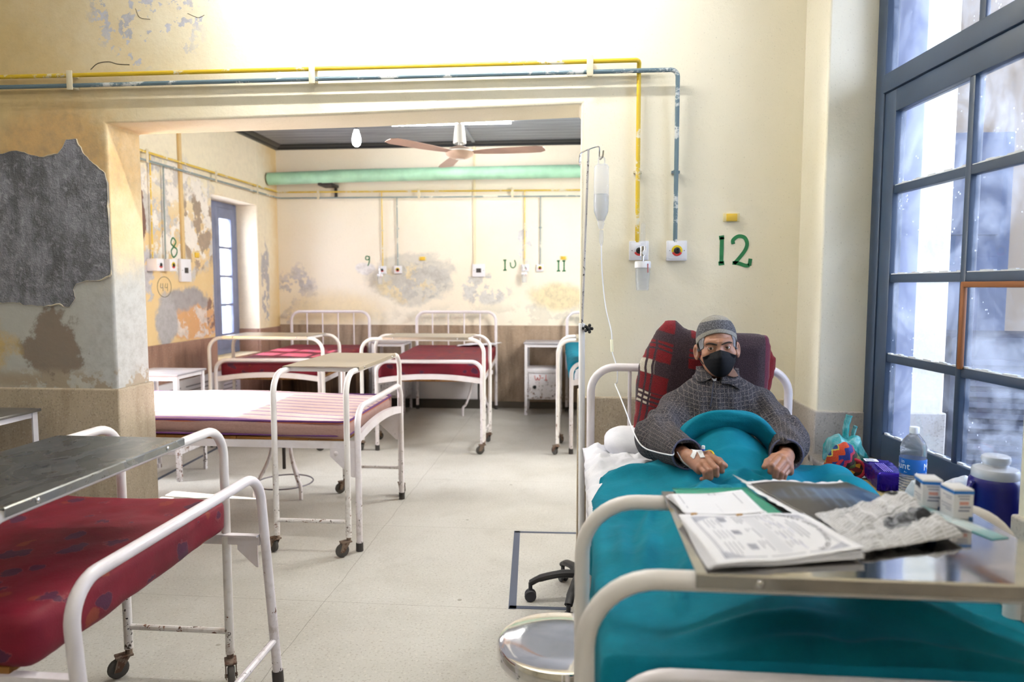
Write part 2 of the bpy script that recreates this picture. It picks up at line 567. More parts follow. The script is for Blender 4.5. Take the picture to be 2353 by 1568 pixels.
def floor_mat():
    n = NT('terrazzo_floor'); p = n.world(); x, y, z = n.sep(p)[0:3]
    big = n.noise(p, .9, 4, .6); mid = n.noise(p, 4, 5, .65)
    col = n.mix(n.step(big, .35, .7), '#c8c6c0', '#b7b4ac')
    col = n.mix(n.mul(n.step(mid, .5, .8), .4), col, '#a6a299')
    col = n.mix(n.mul(n.step(n.noise(p, 95, 3, .6), .55, .66), .42), col, '#857b6c')
    col = n.mix(n.mul(n.step(n.noise(n.off(p, (9, 2, 0)), 75, 2, .6), .58, .68), .25), col, '#ebe6da')
    # slab joints, slightly wandering
    wob = n.math('MULTIPLY', n.math('SUBTRACT', n.noise(p, 3, 3), .5), .03)
    for off, ax, w in ((1.1, x, .0018),):
        t = n.math('FRACT', n.math('ADD', n.math('DIVIDE', n.math('ADD', n.math('ADD', ax, off), wob), 2.0), 50.0))
        col = n.mix(n.mul(n.band(t, .0, w, .0006), .5), col, '#5e564b')
    t = n.math('FRACT', n.math('ADD', n.math('DIVIDE', n.math('ADD', n.math('SUBTRACT', y, 2.915), n.math('MULTIPLY', wob, .4)), .99), 50.0))
    col = n.mix(n.mul(n.band(t, .0, .0035, .001), .45), col, '#6a6256')
    # small dark chips
    vd = n.vor(p, 3.1).outputs['Distance']
    col = n.mix(n.mul(n.math('SUBTRACT', 1.0, n.step(n.math('ADD', vd, n.math('MULTIPLY', n.noise(p, 30), .04)), .05, .058)), .65), col, '#77705f')
    n.set(Base_Color=col, Roughness=n.math('ADD', .3, n.math('MULTIPLY', mid, .3)), Specular_IOR_Level=.45)
    n.bump(n.noise(p, 70, 3), .08, .003)
    return n.m
M_floor = floor_mat()

def paint_mat(name, col, worn, amt=.62, rough=.4, scale=22, stretch=(1, 1, 1)):
    n = NT(name); p = n.obj()
    q = n.sc(p, *stretch)
    m = n.step(n.noise(q, scale, 5, .7), amt, amt + .04)
    c = n.mix(n.step(n.noise(p, 5, 3), .35, .7), col, n.mix(.22, col, '#2a2f3c'))
    n.set(Base_Color=n.mix(m, c, worn), Roughness=rough)
    n.bump(n.noise(p, 40, 3), .1, .002)
    return n.m
M_blue = paint_mat('blue_grey_gloss_paint', '#34465f', '#1a1e27', .76, .38, 14)
M_blue2 = paint_mat('faded_blue_paint', '#7d86a3', '#5d6478', .74, .45, 14)

def struct(name, mb, mat, bevel=None, smooth=35):
    o = mb.build(name, mat, None, smooth)
    tag(o, kind='structure')
    if bevel: mods(o, bevel=bevel, seg=3)
    return o

# ---- floor
m = MB(); m.box((-5.2, -4.2, -.12), (4.6, 9.2, 0)); struct('floor', m, M_floor)
# dark blue painted lines on the floor
m = MB()
def ribbon(pts, w):
    for a, b in zip(pts[:-1], pts[1:]):
        a = Vector((*a, 0)); b = Vector((*b, 0)); t = (b - a).normalized(); nn = Vector((-t.y, t.x, 0)) * w / 2
        a = a - t * w * .5; b = b + t * w * .5
        m.prism([(q.x, q.y) for q in (a + nn, a - nn, b - nn, b + nn)], .0002, .0016)
ribbon([(-.262, 2.935), (-.318, 3.865)], .034)
ribbon([(-.318, 3.868), (.30, 3.885)], .024)
ribbon([(-.262, 2.935), (-.02, 2.94)], .026)
struct('trim_floor_marking', m, simple('floor_line_paint', '#4d5568', .6), smooth=0)
m = MB(); ribbon([(-3.13, 6.6), (-2.995, 4.60), (-2.93, 3.9)], .03)
struct('trim_floor_line', m, simple('floor_line_paint', '#4d5568', .6), smooth=0)

# ---- partition wall with the wide opening
m = MB()
m.prism([(-4.4, 0), (XL, 0), (XL, 2.158), (-1.03, 2.172), (XR, 2.196), (XR, 0), (1.45, 0), (1.45, 3.45), (-4.4, 3.45)], YF, YB2, 'y')
wall_front = struct('wall_front', m, M_front, bevel=.012)
m = MB()
m.box((-4.4, YF - .014, 0), (XL + .014, YB2 + .014, .905)); 
m.box((XR - .008, YF - .014, 0), (1.0, YB2 + .014, .9))
struct('baseboard_front', m, M_dado_f, bevel=.008)
# exposed grey cement where the plaster has fallen off
pl = [(-.21, 360), (0, 362), (25, 356), (54, 358), (90, 370), (120, 366), (137, 360), (149, 346), (157, 329), (170, 331), (182, 329), (189, 341), (203, 364), (216, 383), (232, 395), (245, 412), (254, 433), (257, 453), (251, 491), (254, 532), (258, 590), (256, 652), (245, 663), (224, 673), (191, 675), (164, 682), (155, 698), (160, 719), (145, 740), (112, 735), (62, 742), (25, 733), (0, 733)]
# outline in wall metres (x, z)
def wxz(px, py): return (-2.711 + (px) * .002062, 2.411 - (py - 160) * (.00191 + .00000006 * px))
out = [(-3.3, 1.98), (-3.3, 1.27), (-3.0, 1.26)]
pts = [wxz(a, b) for a, b in pl[1:]]
ring = [(-3.3, 2.0)] + pts + [(-3.3, 1.28)]
fine = []
for i in range(len(ring)):
    a = Vector(ring[i]); b = Vector(ring[(i + 1) % len(ring)])
    k = max(1, int((b - a).length / .012))
    for j in range(k):
        q = a.lerp(b, j / k)
        nz = float(fbm(np.array([[q.x * 28, q.y * 28, 3.0]]), 3)[0]) * .009
        fine.append((min(q.x + nz, XL - .003), q.y + nz))
def cement():
    n = NT('exposed_cement'); p = n.world()
    a = n.noise(n.sc(p, 1, 1, .55), 5.5, 6, .7); b = n.noise(p, 26, 5, .75)
    col = n.mix(n.step(a, .4, .66), '#66676a', '#989aa3')
    col = n.mix(n.mul(n.step(b, .52, .7), .7), col, '#b4b5be')
    col = n.mix(n.mul(n.step(n.noise(n.sc(p, 2, 1, .25), 20, 5, .7), .55, .7), .5), col, '#a9abb5')
    n.set(Base_Color=col, Roughness=.95); n.bump(n.math('ADD', a, b), .9, .02); return n.m
m = MB(); m.prism(fine, YF - .004, YF + .02, 'y')
o = m.build('exposed_cement', cement(), wall_front, 30); o['label'] = 'grey cement laid bare where the plaster fell off'
# ragged white plaster lip along the hole
m = MB()
lip = [(a, YF - .004, b) for a, b in fine[12:len(fine) - 66]]
m.tube(lip, [.0012 + .006 * max(0, math.sin(i * .37) * math.sin(i * .11 + 1)) for i in range(len(lip))], 6, flat=.6)
m.build('broken_plaster_edge', simple('plaster_edge', '#c9bfa8', .9), wall_front)
# crack above the pipes
m = MB()
strokes(m, [[(-2.252, 2.403), (-2.215, 2.43), (-2.16, 2.436), (-2.12, 2.425), (-2.06, 2.42)]], .0035, Matrix(((1, 0, 0, 0), (0, 0, -1, YF - .0002), (0, 1, 0, 0), (0, 0, 0, 1))))
strokes(m, [[(-2.02, 2.67), (-2.0, 2.63), (-1.95, 2.62)], [(-1.77, 2.64), (-1.72, 2.62), (-1.69, 2.63)]], .002, Matrix(((1, 0, 0, 0), (0, 0, -1, YF - .0002), (0, 1, 0, 0), (0, 0, 0, 1))))
m.build('wall_crack', simple('crack_dark', '#4c4434', .9), wall_front)

# ---- right side wall with the deep window recess
m = MB()
X0, X1, NRV = .968, 1.45, 1.588
m.box((X0, 2.865, 0), (X1, 3.16, 3.45))
m.box((X0, 1.60, 0), (X1, 2.87, .70))
m.box((X0, 1.60, 2.95), (X1, 2.87, 3.45))
m.box((X0, -4.0, 0), (X1, NRV, 3.45))
wall_right = struct('wall_right', m, M_side, bevel=.008)
m = MB()
m.box((X0 - .009, 2.856, 0), (X1 + .01, 3.15, .9)); m.box((X0 - .009, -4.0, 0), (X0 + .02, NRV + .008, .9)); m.box((X0, NRV - .03, .0), (X1 - .1, NRV + .009, .9))
struct('baseboard_right', m, M_dado_g, bevel=.006)

m = MB(); m.rbox((.935, NRV + .012, .70), (1.40, 2.854, .7295), .006); struct('trim_sill', m, M_dado_g)
# ---- other walls of the front room
m = MB(); m.box((-4.6, -4.2, 0), (-4.3, YF + .1, 3.45)); struct('wall_west', m, M_side)
m = MB(); m.box((-4.6, -4.2, 0), (1.5, -3.9, 3.45)); struct('wall_rear', m, M_side)
m = MB(); m.box((-4.6, -4.2, 3.32), (1.5, YF + .05, 3.5)); struct('ceiling_front', m, simple('white_ceiling', '#e8e4d6', .8))

# ---- second room
m = MB(); m.box((-3.9, YB, 0), (1.7, YB + .3, 3.3)); wall_back = struct('wall_back', m, M_back)
m = MB(); m.box((XLW - .1, YB - .012, 0), (1.4, YB + .05, .95)); struct('baseboard_back', m, M_dado_b, bevel=.006)
m = MB(); m.box((XLW, YB - .03, 0), (1.4, YB, .075)); struct('trim_skirting', m, simple('skirting_dark', '#5b544a', .5), bevel=.004)
m = MB(); m.box((1.3, YB2 - .05, 0), (1.45, YB + .1, 3.3)); struct('wall_east', m, M_side)
m = MB()
XO = -3.83
for a, b, c, d in ((3.80, 4.68, .66, 2.55), (6.43, 7.39, .68, 2.27)):
    m.box((XO, a - .06, 0), (XLW - .004, b + .06, c)); m.box((XO, a - .06, d), (XLW - .004, b + .06, 3.3))
for a, b in ((3.38, 3.80), (4.68, 6.43), (7.39, YB + .1)): m.box((XO, a, 0), (XLW, b, 3.3))
wall_left = struct('wall_left', m, M_left, bevel=.012)
m = MB(); m.box((XLW - .02, YB2, 0), (XLW + .012, 3.805, .91)); m.box((XLW - .02, 4.675, 0), (XLW + .012, 6.435, .91)); m.box((XLW - .02, 3.806, 0), (XLW + .010, 4.674, .655))
m.box((XLW - .02, 6.436, 0), (XLW + .010, 7.377, .675)); m.box((XLW - .02, 7.378, 0), (XLW + .012, YB, .93)); m.box((XO + .1, 7.378, .6), (XLW - .021, 7.42, .93))
struct('baseboard_left', m, M_dado_l, bevel=.006)

def ceil_mat():
    n = NT('dark_board_ceiling'); p = n.world(); x, y, z = n.sep(p)[0:3]
    t = n.math('FRACT', n.math('MULTIPLY', y, 7.5))
    g = n.noise(n.sc(p, .25, 8, 1), 5, 4, .6)
    col = n.mix(n.step(g, .35, .7), '#959ba9', '#666c79')
    col = n.mix(n.band(t, .0, .07, .02), col, '#23262d')
    n.set(Base_Color=col, Roughness=.42); n.bump(n.band(t, 0, .07, .02), .5, .01); return n.m
m = MB(); m.box((-3.9, YB2 - .02, 3.0), (1.5, YB + .1, 3.12)); struct('ceiling', m, ceil_mat())
M_cor = simple('black_cornice_paint', '#1f2229', .32)
m = MB()
prof = [(0, 2.955), (.03, 2.955), (.045, 2.965), (.05, 2.975), (.09, 2.985), (.11, 3.0), (0, 3.0)]
m.prism([(YB - a, b) for a, b in prof], XLW, 1.3, 'x'); m.prism([(XLW + a, b) for a, b in prof], YB2, YB, 'y')
struct('trim_cornice', m, M_cor)

# ---- white board closing an old fireplace under the middle bed
m = MB(); m.rbox((-2.12, YB - .05, .1), (-1.02, YB - .012, .5), .006); struct('trim_hearth_board', m, simple('hearth_white', '#d9d6da', .6))
m = MB(); m.box((-2.12, YB - .09, .0), (-1.02, YB - .02, .1)); struct('trim_hearth_sill', m, simple('hearth_dark', '#39352f', .6))

# ---- painted bed numbers
M_green = paint_mat('green_number_paint', '#1f7a45', '#4fa06c', .66, .6, 30)
def front_M(x, z, y=YF, s=1.0): return Matrix(((s, 0, 0, x), (0, 0, -1, y - .0004), (0, s, 0, z), (0, 0, 0, 1)))
def left_M(y, z): return Matrix(((0, 0, 1, XLW + .0004), (1, 0, 0, y), (0, 1, 0, z), (0, 0, 0, 1)))
def number(name, polys, w, M, wall):
    m = MB(); strokes(m, polys, w, M); return m.build(name, M_green, wall, 0)
I_ = lambda x, h, s: [[(x, 0), (x, h)], [(x - s, h - .003), (x + s * .8, h)], [(x - s, 0), (x + s, .003)]]
number('painted_number', I_(0, .115, .012), .017, front_M(.639, 1.497), wall_front)
number('painted_number', [[(-.035, .088), (-.036, .105), (-.015, .121), (.012, .116), (.024, .09), (.016, .06), (-.012, .022), (-.03, .002)], [(-.036, .006), (-.01, .004), (.02, -.006), (.036, -.004)], [(.036, -.006), (.04, .024)]], .016, front_M(.723, 1.494), wall_front)
number('painted_number', [[(.02, .09), (-.01, .1), (-.024, .08), (-.015, .06), (.01, .062), (.022, .082), (.018, .1)], [(.022, .08), (.018, .03), (.002, -.01)]], .012, front_M(-2.38, 1.64, YB, 1.0), wall_back)
number('painted_number', I_(0, .115, .02), .016, front_M(-.79, 1.575, YB), wall_back)
number('painted_number', [[(-.03, .075), (-.024, .03), (.0, .012), (.026, .03), (.03, .065), (.018, .1)]], .013, front_M(-.70, 1.59, YB), wall_back)
number('painted_number', I_(-.03, .115, .02) + I_(.032, .115, .02), .016, front_M(-.155, 1.565, YB), wall_back)
number('painted_number', [[(.0, .09), (-.04, .12), (-.01, .165), (.035, .135), (.005, .095), (-.04, .05), (-.01, .0), (.04, .03), (.045, .07), (.0, .09)]], .014, left_M(5.77, 1.645), wall_left)
m = MB(); strokes(m, [[(.1 * math.cos(k * math.pi / 8), .085 * math.sin(k * math.pi / 8)) for k in range(17)], [(-.05, .03), (-.055, -.005), (-.02, -.005)], [(-.022, .03), (-.022, -.035)], [(.02, .03), (.01, -.005), (.045, -.003)], [(.045, .03), (.043, -.035)]], .005, left_M(5.61, 1.39))
m.build('pencilled_number', simple('pencil_grey', '#77705f', .8), wall_left, 0)

# ---- glass
def glass_mat(name, dirt, tint='#e9f0ff', speck=.0):
    n = NT(name); p = n.obj()
    tr = n.node('ShaderNodeBsdfTransparent', None, {0: '#eef2fb'})
    gl = n.node('ShaderNodeBsdfGlossy', None, {'Roughness': .03, 'Color': '#ffffff'})
    fr = n.node('ShaderNodeFresnel', None, {'IOR': 1.45})
    bf = n.node('ShaderNodeNewGeometry').outputs['Backfacing']
    ff = n.math('MULTIPLY', fr.outputs[0], n.math('SUBTRACT', 1.0, bf))
    m1 = n.node('ShaderNodeMixShader', None, {0: ff, 1: tr.outputs[0], 2: gl.outputs[0]})
    df = n.node('ShaderNodeBsdfTranslucent', None, {0: tint}); d2 = n.node('ShaderNodeBsdfDiffuse', None, {0: tint})
    md = n.node('ShaderNodeMixShader', None, {0: .35, 1: df.outputs[0], 2: d2.outputs[0]})
    a = n.math('MULTIPLY', n.step(n.noise(p, 3.5, 5, .65, .8), .35, .8), dirt)
    sp = n.math('SUBTRACT', 1.0, n.step(n.vor(p, 42).outputs['Distance'], .1, .16))
    a = n.math('MAXIMUM', a, n.mul(sp, n.step(n.noise(p, 6, 2), .5, .62), speck))
    m2 = n.node('ShaderNodeMixShader', None, {0: a, 1: m1.outputs[0], 2: md.outputs[0]})
    n.t.nodes.remove(n.b); n.t.links.new(m2.outputs[0], n.out.inputs[0]); return n.m
M_glass = glass_mat('dusty_window_glass', .22, speck=.6)
M_glass2 = glass_mat('hazy_window_glass', .3)
M_putty = simple('window_putty', '#cfd3d8', .8)
M_bead = simple('bare_wood_bead', '#8a5327', .6)

# ---- big blue window (local y runs along the pane, negative towards the viewer)
w1 = empty('window_1', (1.146, 2.865, 0), R(4.7)); tag(w1, kind='structure')
def wbox(mb, y0, y1, z0, z1, x0=0, x1=.05): mb.rbox((x0, -y1, z0), (x1, -y0, z1), .004)
m = MB()
wbox(m, 0, .065, .73, 2.95); wbox(m, 1.21, 1.275, .73, 2.95); wbox(m, .06, 1.22, 2.88, 2.95); wbox(m, .06, 1.22, 2.119, 2.188, -.004, .055)
m.build('window_frame', M_blue, w1)
m = MB()
wbox(m, .067, .145, .735, 2.117, .004, .046); wbox(m, 1.13, 1.208, .735, 2.117, .004, .046)
wbox(m, .14, 1.14, .735, .839, .004, .046); wbox(m, .14, 1.14, 2.036, 2.117, .004, .046)
wbox(m, .556, .584, .83, 2.04, .008, .042)
for z in (1.753, 1.427, 1.129): wbox(m, .14, 1.14, z - .015, z + .015, .01, .04)
m.build('casement_sash', M_blue, w1)
m = MB(); wbox(m, .585, 1.13, 1.395, 1.413, -.002, .012); wbox(m, .576, .594, 1.14, 1.413, -.002, .012)
o = m.build('glazing_bead', M_bead, w1); o['label'] = 'unpainted brown wooden bead'
rows = [(.839, 1.114), (1.144, 1.412), (1.442, 1.738), (1.768, 2.036)]
for a, b in ((.145, .556), (.584, 1.13)):
    for z0, z1 in rows:
        m = MB(); m.box((.022, -b, z0), (.026, -a, z1)); m.build('glass_pane', M_glass, w1, 0)
        m = MB()
        for k in range(18):
            y = -a - (b - a) * (k + .5) / 18
            m.box((.012, y - (b - a) / 36, z0), (.022, y + (b - a) / 36, z0 + .0025 + .005 * abs(math.sin(k * 2.3 + z0 * 9)) ** 2))
        m.build('putty_line', M_putty, w1, 0)
m = MB(); m.box((.022, -1.21, 2.188), (.026, -.065, 2.88)); m.build('glass_pane', M_glass, w1, 0)
m = MB(); m.rbox((.018, -.6, 2.18), (.034, -.57, 2.89), .003); m.build('transom_bar', M_blue, w1)
m = MB(); m.rbox((.06, -.03, .75), (.175, .0, 2.93), .004); m.build('outer_lining', M_blue2, w1)
# ---- far windows in the left wall
def far_window(name, y0, y1, z0, z1, xf, rows_):
    w = empty(name, (xf, y0, 0)); tag(w, kind='structure')
    L = y1 - y0; m = MB()
    m.rbox((-.05, 0, z0), (.0, .06, z1), .004); m.rbox((-.05, L - .06, z0), (0, L, z1), .004); m.rbox((-.05, .061, z1 - .06), (-.001, L - .061, z1), .004); m.rbox((-.05, .061, z0), (-.001, L - .061, z0 + .06), .004)
    m.build('window_frame', M_blue2, w)
    if not rows_: return w
    m = MB(); mid = L / 2
    for a, b in ((.061, mid - .001), (mid + .001, L - .061)):
        m.rbox((-.045, a, z0 + .06), (.008, a + .085, z1 - .06), .003); m.rbox((-.045, b - .085, z0 + .06), (.008, b, z1 - .06), .003)
        m.rbox((-.044, a + .086, z1 - .17), (.007, b - .086, z1 - .061), .003); m.rbox((-.044, a + .086, z0 + .061), (.007, b - .086, z0 + .22), .003)
        zz = [z0 + .22 + (z1 - .17 - z0 - .22) * k / rows_ for k in range(rows_ + 1)]
        for z in zz[1:-1]: m.rbox((-.03, a + .08, z - .012), (0, b - .08, z + .012), .002)
        for q0, q1 in zip(zz[:-1], zz[1:]):
            g = MB(); g.box((-.02, a + .085, q0), (-.016, b - .085, q1)); g.build('glass_pane', M_glass2, w, 0)
    m.build('casement_sash', M_blue2, w)
    return w
far_window('window_2', 6.43, 7.39, .68, 2.27, -3.68, 4)
far_window('window_3', 3.80, 4.68, .66, 2.55, -3.70, 0)   # standing open

# ---- outside, seen through the panes
m = MB(); m.box((1.45, -4.2, -.1), (5.2, 7.2, 0)); struct('floor_verandah', m, simple('verandah_floor', '#b9ad9c', .8))
m = MB(); m.box((1.45, 5.2, 0), (5.2, 5.4, 3.4)); struct('wall_verandah', m, simple('verandah_wall', '#d8bfa6', .8))
m = MB(); m.box((1.3, -4.2, 3.35), (2.6, 5.3, 3.5)); struct('ceiling_verandah', m, simple('verandah_ceiling', '#59617a', .5))
d = empty('door_1', (2.42, 5.2, 0)); tag(d, kind='structure')
m = MB(); m.rbox((0, -.05, 0), (.57, 0, 2.45), .005); m.build('door_leaf', M_blue2, d)
m = MB()
for z in (.15, .95, 1.75): m.rbox((.08, -.065, z), (.49, -.045, z + .65), .006)
m.build('door_panel', M_blue2, d)
c = empty('air_cooler', (2.55, 4.35, 0), R(-12), 'dark grey louvred cabinet standing outside behind the lower right window pane', 'air cooler')
m = MB(); m.rbox((-.38, -.3, .12), (.38, .3, 1.12), .03); m.build('body', simple('cooler_grey', '#4a4f60', .5), c)
m = MB()
for k in range(12): m.box((-.32, -.325, .3 + k * .06), (.32, -.295, .33 + k * .06), RX(0))
m.build('louvre_grille', simple('cooler_slats', '#5a5f70', .5), c)
for sx in (-.3, .3):
    for sy in (-.22, .22):
        m = MB(); m.tube([(sx, sy, 0), (sx, sy, .14)], .025); m.build('leg', simple('cooler_grey', '#4a4f60', .5), c)
# sunlit yard beyond the far windows
m = MB(); m.box((-14, -2, -.3), (-3.83, 16, -.12)); struct('ground', m, simple('yard_ground', '#b8b0a0', .9))
m = MB(); m.rbox((-4.2, 6.2, 2.33), (-3.825, 7.65, 2.39), .006); struct('trim_sun_blocker', m, simple('sun_blocker_grey', '#b9b2a4', .9))  # unseen slab added to keep high sun rays off the floor
# ================================================================== WARD FURNITURE
def chipped(name, col, chip='#3a2f2a', amt=.68, low=.10, rough=.28):
    """gloss paint with small chips, more of them towards the floor"""
    n = NT(name); p = n.obj(); z = n.sep(p)[2]
    lo = n.math('SUBTRACT', 1.0, n.step(z, .05, .75))
    th = n.math('SUBTRACT', amt, n.math('MULTIPLY', lo, low))
    a = n.noise(p, 34, 5, .72); b = n.noise(n.off(p, (5, 1, 2)), 110, 3, .6)
    m = n.step(n.math('SUBTRACT', n.math('ADD', n.mul(a, .75), n.mul(b, .25)), th), .0, .02)
    c = n.mix(n.step(n.noise(p, 6, 3), .4, .75), col, n.mix(.25, col, '#b9a99c'))
    c = n.mix(n.mul(lo, n.step(n.noise(p, 18, 4, .7), .5, .7), .45), c, '#8d7a6c')
    c = n.mix(m, c, n.mix(n.step(n.noise(p, 9), .45, .6), chip, '#7a4a30'))
    n.set(Base_Color=c, Roughness=rough, Specular_IOR_Level=.5)
    n.bump(m, -.3, .002); return n.m
M_tube = chipped('white_bed_enamel', '#e9e3e8')
M_tube2 = chipped('white_table_enamel', '#ebe7e6', amt=.66)
M_cab = chipped('white_cabinet_enamel', '#e4e2e8', amt=.64, low=.1)
M_rust = paint_mat('rusty_fork', '#7d6a5b', '#553a2a', .5, .6, 30)
M_rub = simple('grey_rubber', '#4b4845', .7)
M_black = simple('black_plastic', '#17171a', .45)
M_ferr = simple('dark_ferrule', '#3a3634', .7)

def steel(name, tint='#cfcdc8', rough=.16, smear=.5):
    n = NT(name); p = n.obj()
    a = n.noise(n.sc(p, 1, 1.6, 1), 5.5, 5, .62, .9); b = n.noise(n.off(p, (3, 3, 3)), 2.6, 3, .5, 1.2)
    r = n.math('ADD', rough, n.mul(n.step(a, .4, .7), .16 * smear))
    col = n.mix(n.mul(n.step(a, .45, .6), smear), tint, '#9aa0a8')
    col = n.mix(n.mul(n.step(b, .5, .62), smear * .7), col, '#7f8791')
    n.set(Base_Color=col, Roughness=r, Metallic=1.0)
    n.bump(n.noise(p, 3.2, 2), .06, .02); return n.m
M_steel = steel('worn_steel_top', '#cdc9c4', .06, .3)
M_steel_w = steel('warm_steel_top', '#d9d0be', .3, .25)
M_steel_d = steel('dull_grey_steel_top', '#a9adb0', .24, .9)
M_chrome = simple('chrome', '#d6d6da', .12, 1.0)
def wood(name, col, dark):
    n = NT(name); p = n.obj()
    g = n.noise(n.sc(p, 14, 1, 1), 4, 4, .6)
    c = n.mix(n.step(g, .35, .7), col, dark)
    n.set(Base_Color=c, Roughness=.6); return n.m
M_wood = wood('plank_wood', '#a4712f', '#7d5020')

def caster(parent, x, y, h=.105, name='caster', rot=30):
    M = TR(x, y, 0) @ RZ(rot)
    m = MB(); m.rbox((-.012, -.02, h - .03), (.045, .02, h - .022), .002, M=M)
    for s in (-1, 1): m.prism([(.0, h - .03), (.04, h - .03), (.052, .03), (.03, .03)], s * .017 - .0015, s * .017 + .0015, 'y', M=M)
    m.tube([(0, 0, h - .03), (0, 0, h + .02)], .012, 8, M=M)
    c = m.build(name, M_rust, parent)
    m = MB(); m.lathe([(.0, -.012), (.026, -.012), (.034, -.008), (.036, 0), (.034, .008), (.026, .012), (0, .012)], 20, M=M @ TR(.036, 0, .0365) @ RX(90))
    m.build('wheel', M_rub, c)
    m = MB(); m.tube([(.036, -.021, .0365), (.036, .021, .0365)], .007, 8, M=M); m.build('axle', M_rust, c)

def bed(label, loc, rz, W=.93, L=2.03, zf=.762, zh=1.105, tips=True, low_bar=False, n_bars=4, group='white iron hospital beds', mat=None, deck=.60, plate=True, gus=.15, p0=.07, splay=0.0):
    mat = mat or M_tube
    b = empty('hospital_bed', loc, rz, label, 'bed', group)
    w = W / 2 - .0165; r = .0165
    m = MB(); m.tube(fillet([(-w, L, .02), (-w, L, zh), (w, L, zh), (w, L, .02)], .10, 9), r, 14)
    m.tube([(-w, L, .56), (w, L, .56)], .012, 10)
    hf = m.build('headboard_frame', mat, b)
    for k in range(n_bars):
        x = -w + 2 * w * (k + 1) / (n_bars + 1)
        m = MB(); m.tube([(x, L, .56), (x, L, zh)], .0075, 10); m.build('headboard_bar', mat, hf)
    m = MB(); m.tube(fillet([(-w, -splay, .02), (-w, 0, zf), (w, 0, zf), (w, -splay, .02)], .095, 9), r, 14)
    if low_bar: m.tube([(-w, -splay * .8, .155), (w, -splay * .8, .155)], .012, 10)
    m.build('footboard_frame', mat, b)
    # arched flat cross plate
    def arch(u, v):
        x = -w + .012 + (2 * w - .024) * u
        return (x, .0, .575 + .036 * (1 - (2 * u - 1) ** 2) + v * .042)
    m = MB()
    pts = [arch(i / 20, 0) for i in range(21)]
    poly = [(p[0], p[2]) for p in pts] + [(p[0], p[2] + .044) for p in reversed(pts)]
    if plate:
        m.prism(poly, -.006, .02, 'y'); m.build('cross_plate', mat, b)
    dz = deck - .60
    for s in (-1, 1):
        m = MB(); m.prism([(s * (w - .004), .545 + dz), (s * (w - .004), .585 + dz), (s * (w - .03), .585 + dz), (s * (w - .03), .579 + dz), (s * (w - .010), .579 + dz), (s * (w - .010), .545 + dz)], .0, L, 'y')
        m.build('side_rail', mat, b)
        for y0, d in ((.0, 1), (L, -1)):
            m = MB(); m.prism([(y0 + d * .012, .55 + dz), (y0 + d * gus, .55 + dz), (y0 + d * gus, .55 + dz - gus * .3), (y0 + d * (gus * .22), .55 + dz - gus * 1.02), (y0 + d * .012, .55 + dz - gus * 1.03)], s * (w + .001) - .002, s * (w + .001) + .002, 'x')
            g = m.build('corner_plate', mat, b)
            for yy in (gus * .37, gus * .78):
                mm = MB(); mm.ball((s * (w + .004), y0 + d * yy, .55 + dz - gus * .18), (.005, .012, .012), seg=10); mm.build('bolt_head', mat, g)
        for y0 in (0, L):
            yt = y0 if y0 else -splay
            m = MB(); m.tube([(s * w, yt, 0), (s * w, yt * .95 if not y0 else yt, .045)], .0195, 12); m.build('leg_tip', M_ferr, b)
    m = MB()
    for k in range(10):
        a = p0 + (L - .03 - p0) * k / 10
        m.rbox((-w + .014, a, .582 + dz), (w - .014, a + (L - .03 - p0) / 10 - .004, .6 + dz), .003)
    m.build('plank_base', M_wood, b)
    return b

def bed_table(label, loc, rz, W=1.05, D=.39, tray=.72, tray_off=0.0, z=.957, top=None, group='overbed tables'):
    t = empty('overbed_table', loc, rz, label, 'table', group)
    w = W / 2 - .0155; d = D / 2; r = .0152
    for s in (-1, 1):
        m = MB(); m.tube(fillet([(-w, s * d, .1), (-w, s * d, z), (w, s * d, z), (w, s * d, .1)], .11, 10), r, 14)
        m.build('tube_frame', M_tube2, t)
    for s in (-1, 1):
        m = MB(); m.tube([(s * w, -d, .18), (s * w, d, .18)], .0105, 10); m.build('foot_bar', M_tube2, t)
    a, c = tray_off - tray / 2, tray_off + tray / 2
    m = MB(); zt = z + r + .001
    pr = [(-d - .019, zt - .019), (-d - .019, zt), (-d - .016, zt + .003), (d + .016, zt + .003), (d + .019, zt), (d + .019, zt - .019), (d + .0175, zt - .019), (d + .0175, zt), (-d - .0175, zt), (-d - .0175, zt - .019)]
    m.prism(pr, a, c, 'x'); ty = m.build('tray_top', top or M_steel, t, 20)
    for s in (-1, 1):
        for x in (a + .09, c - .09):
            m = MB(); m.ball((x, s * (d + .019), zt - .0095), (.006, .004, .007), seg=10); m.build('bolt_head', M_chrome, ty)
    for x in (a + .02, c - .03):
        m = MB(); m.box((x, -d, z - .011), (x + .01, d, z + .012)); m.build('tray_support', M_tube2, t)
    k = 0
    for sx in (-1, 1):
        for sy in (-1, 1):
            k += 1; caster(t, sx * w, sy * d, rot=40 * k + (90 if k % 2 else -25))
    return t

# ---- the beds
bed('white iron bed against the left of the back wall under the green 9', (-2.635, 5.77, 0), R(4.5))
bed('white iron bed against the back wall under the green 10, between two bedside cabinets', (-1.222, 5.77, 0), R(3.1), L=2.02)
bed('white iron bed under the green 11, mostly behind the wall edge', (.425, 5.77, 0), R(1.7), L=2.02)
bed('white iron bed lying crosswise in the opening with the striped mattress', (-1.125, 3.965, 0), R(90), L=2.1, W=.94)
bed('nearest left white iron bed with a red mattress cut by the picture edge', (-1.085, 1.825, 0), R(90), L=2.05, W=.95, low_bar=True, zf=.75, deck=.555, plate=False, gus=.085, p0=.16, splay=.05)
bed('white iron bed of the patient under the green 12', (.462, 1.125, 0), 0, W=.82, L=1.735, zf=.752, zh=1.068)

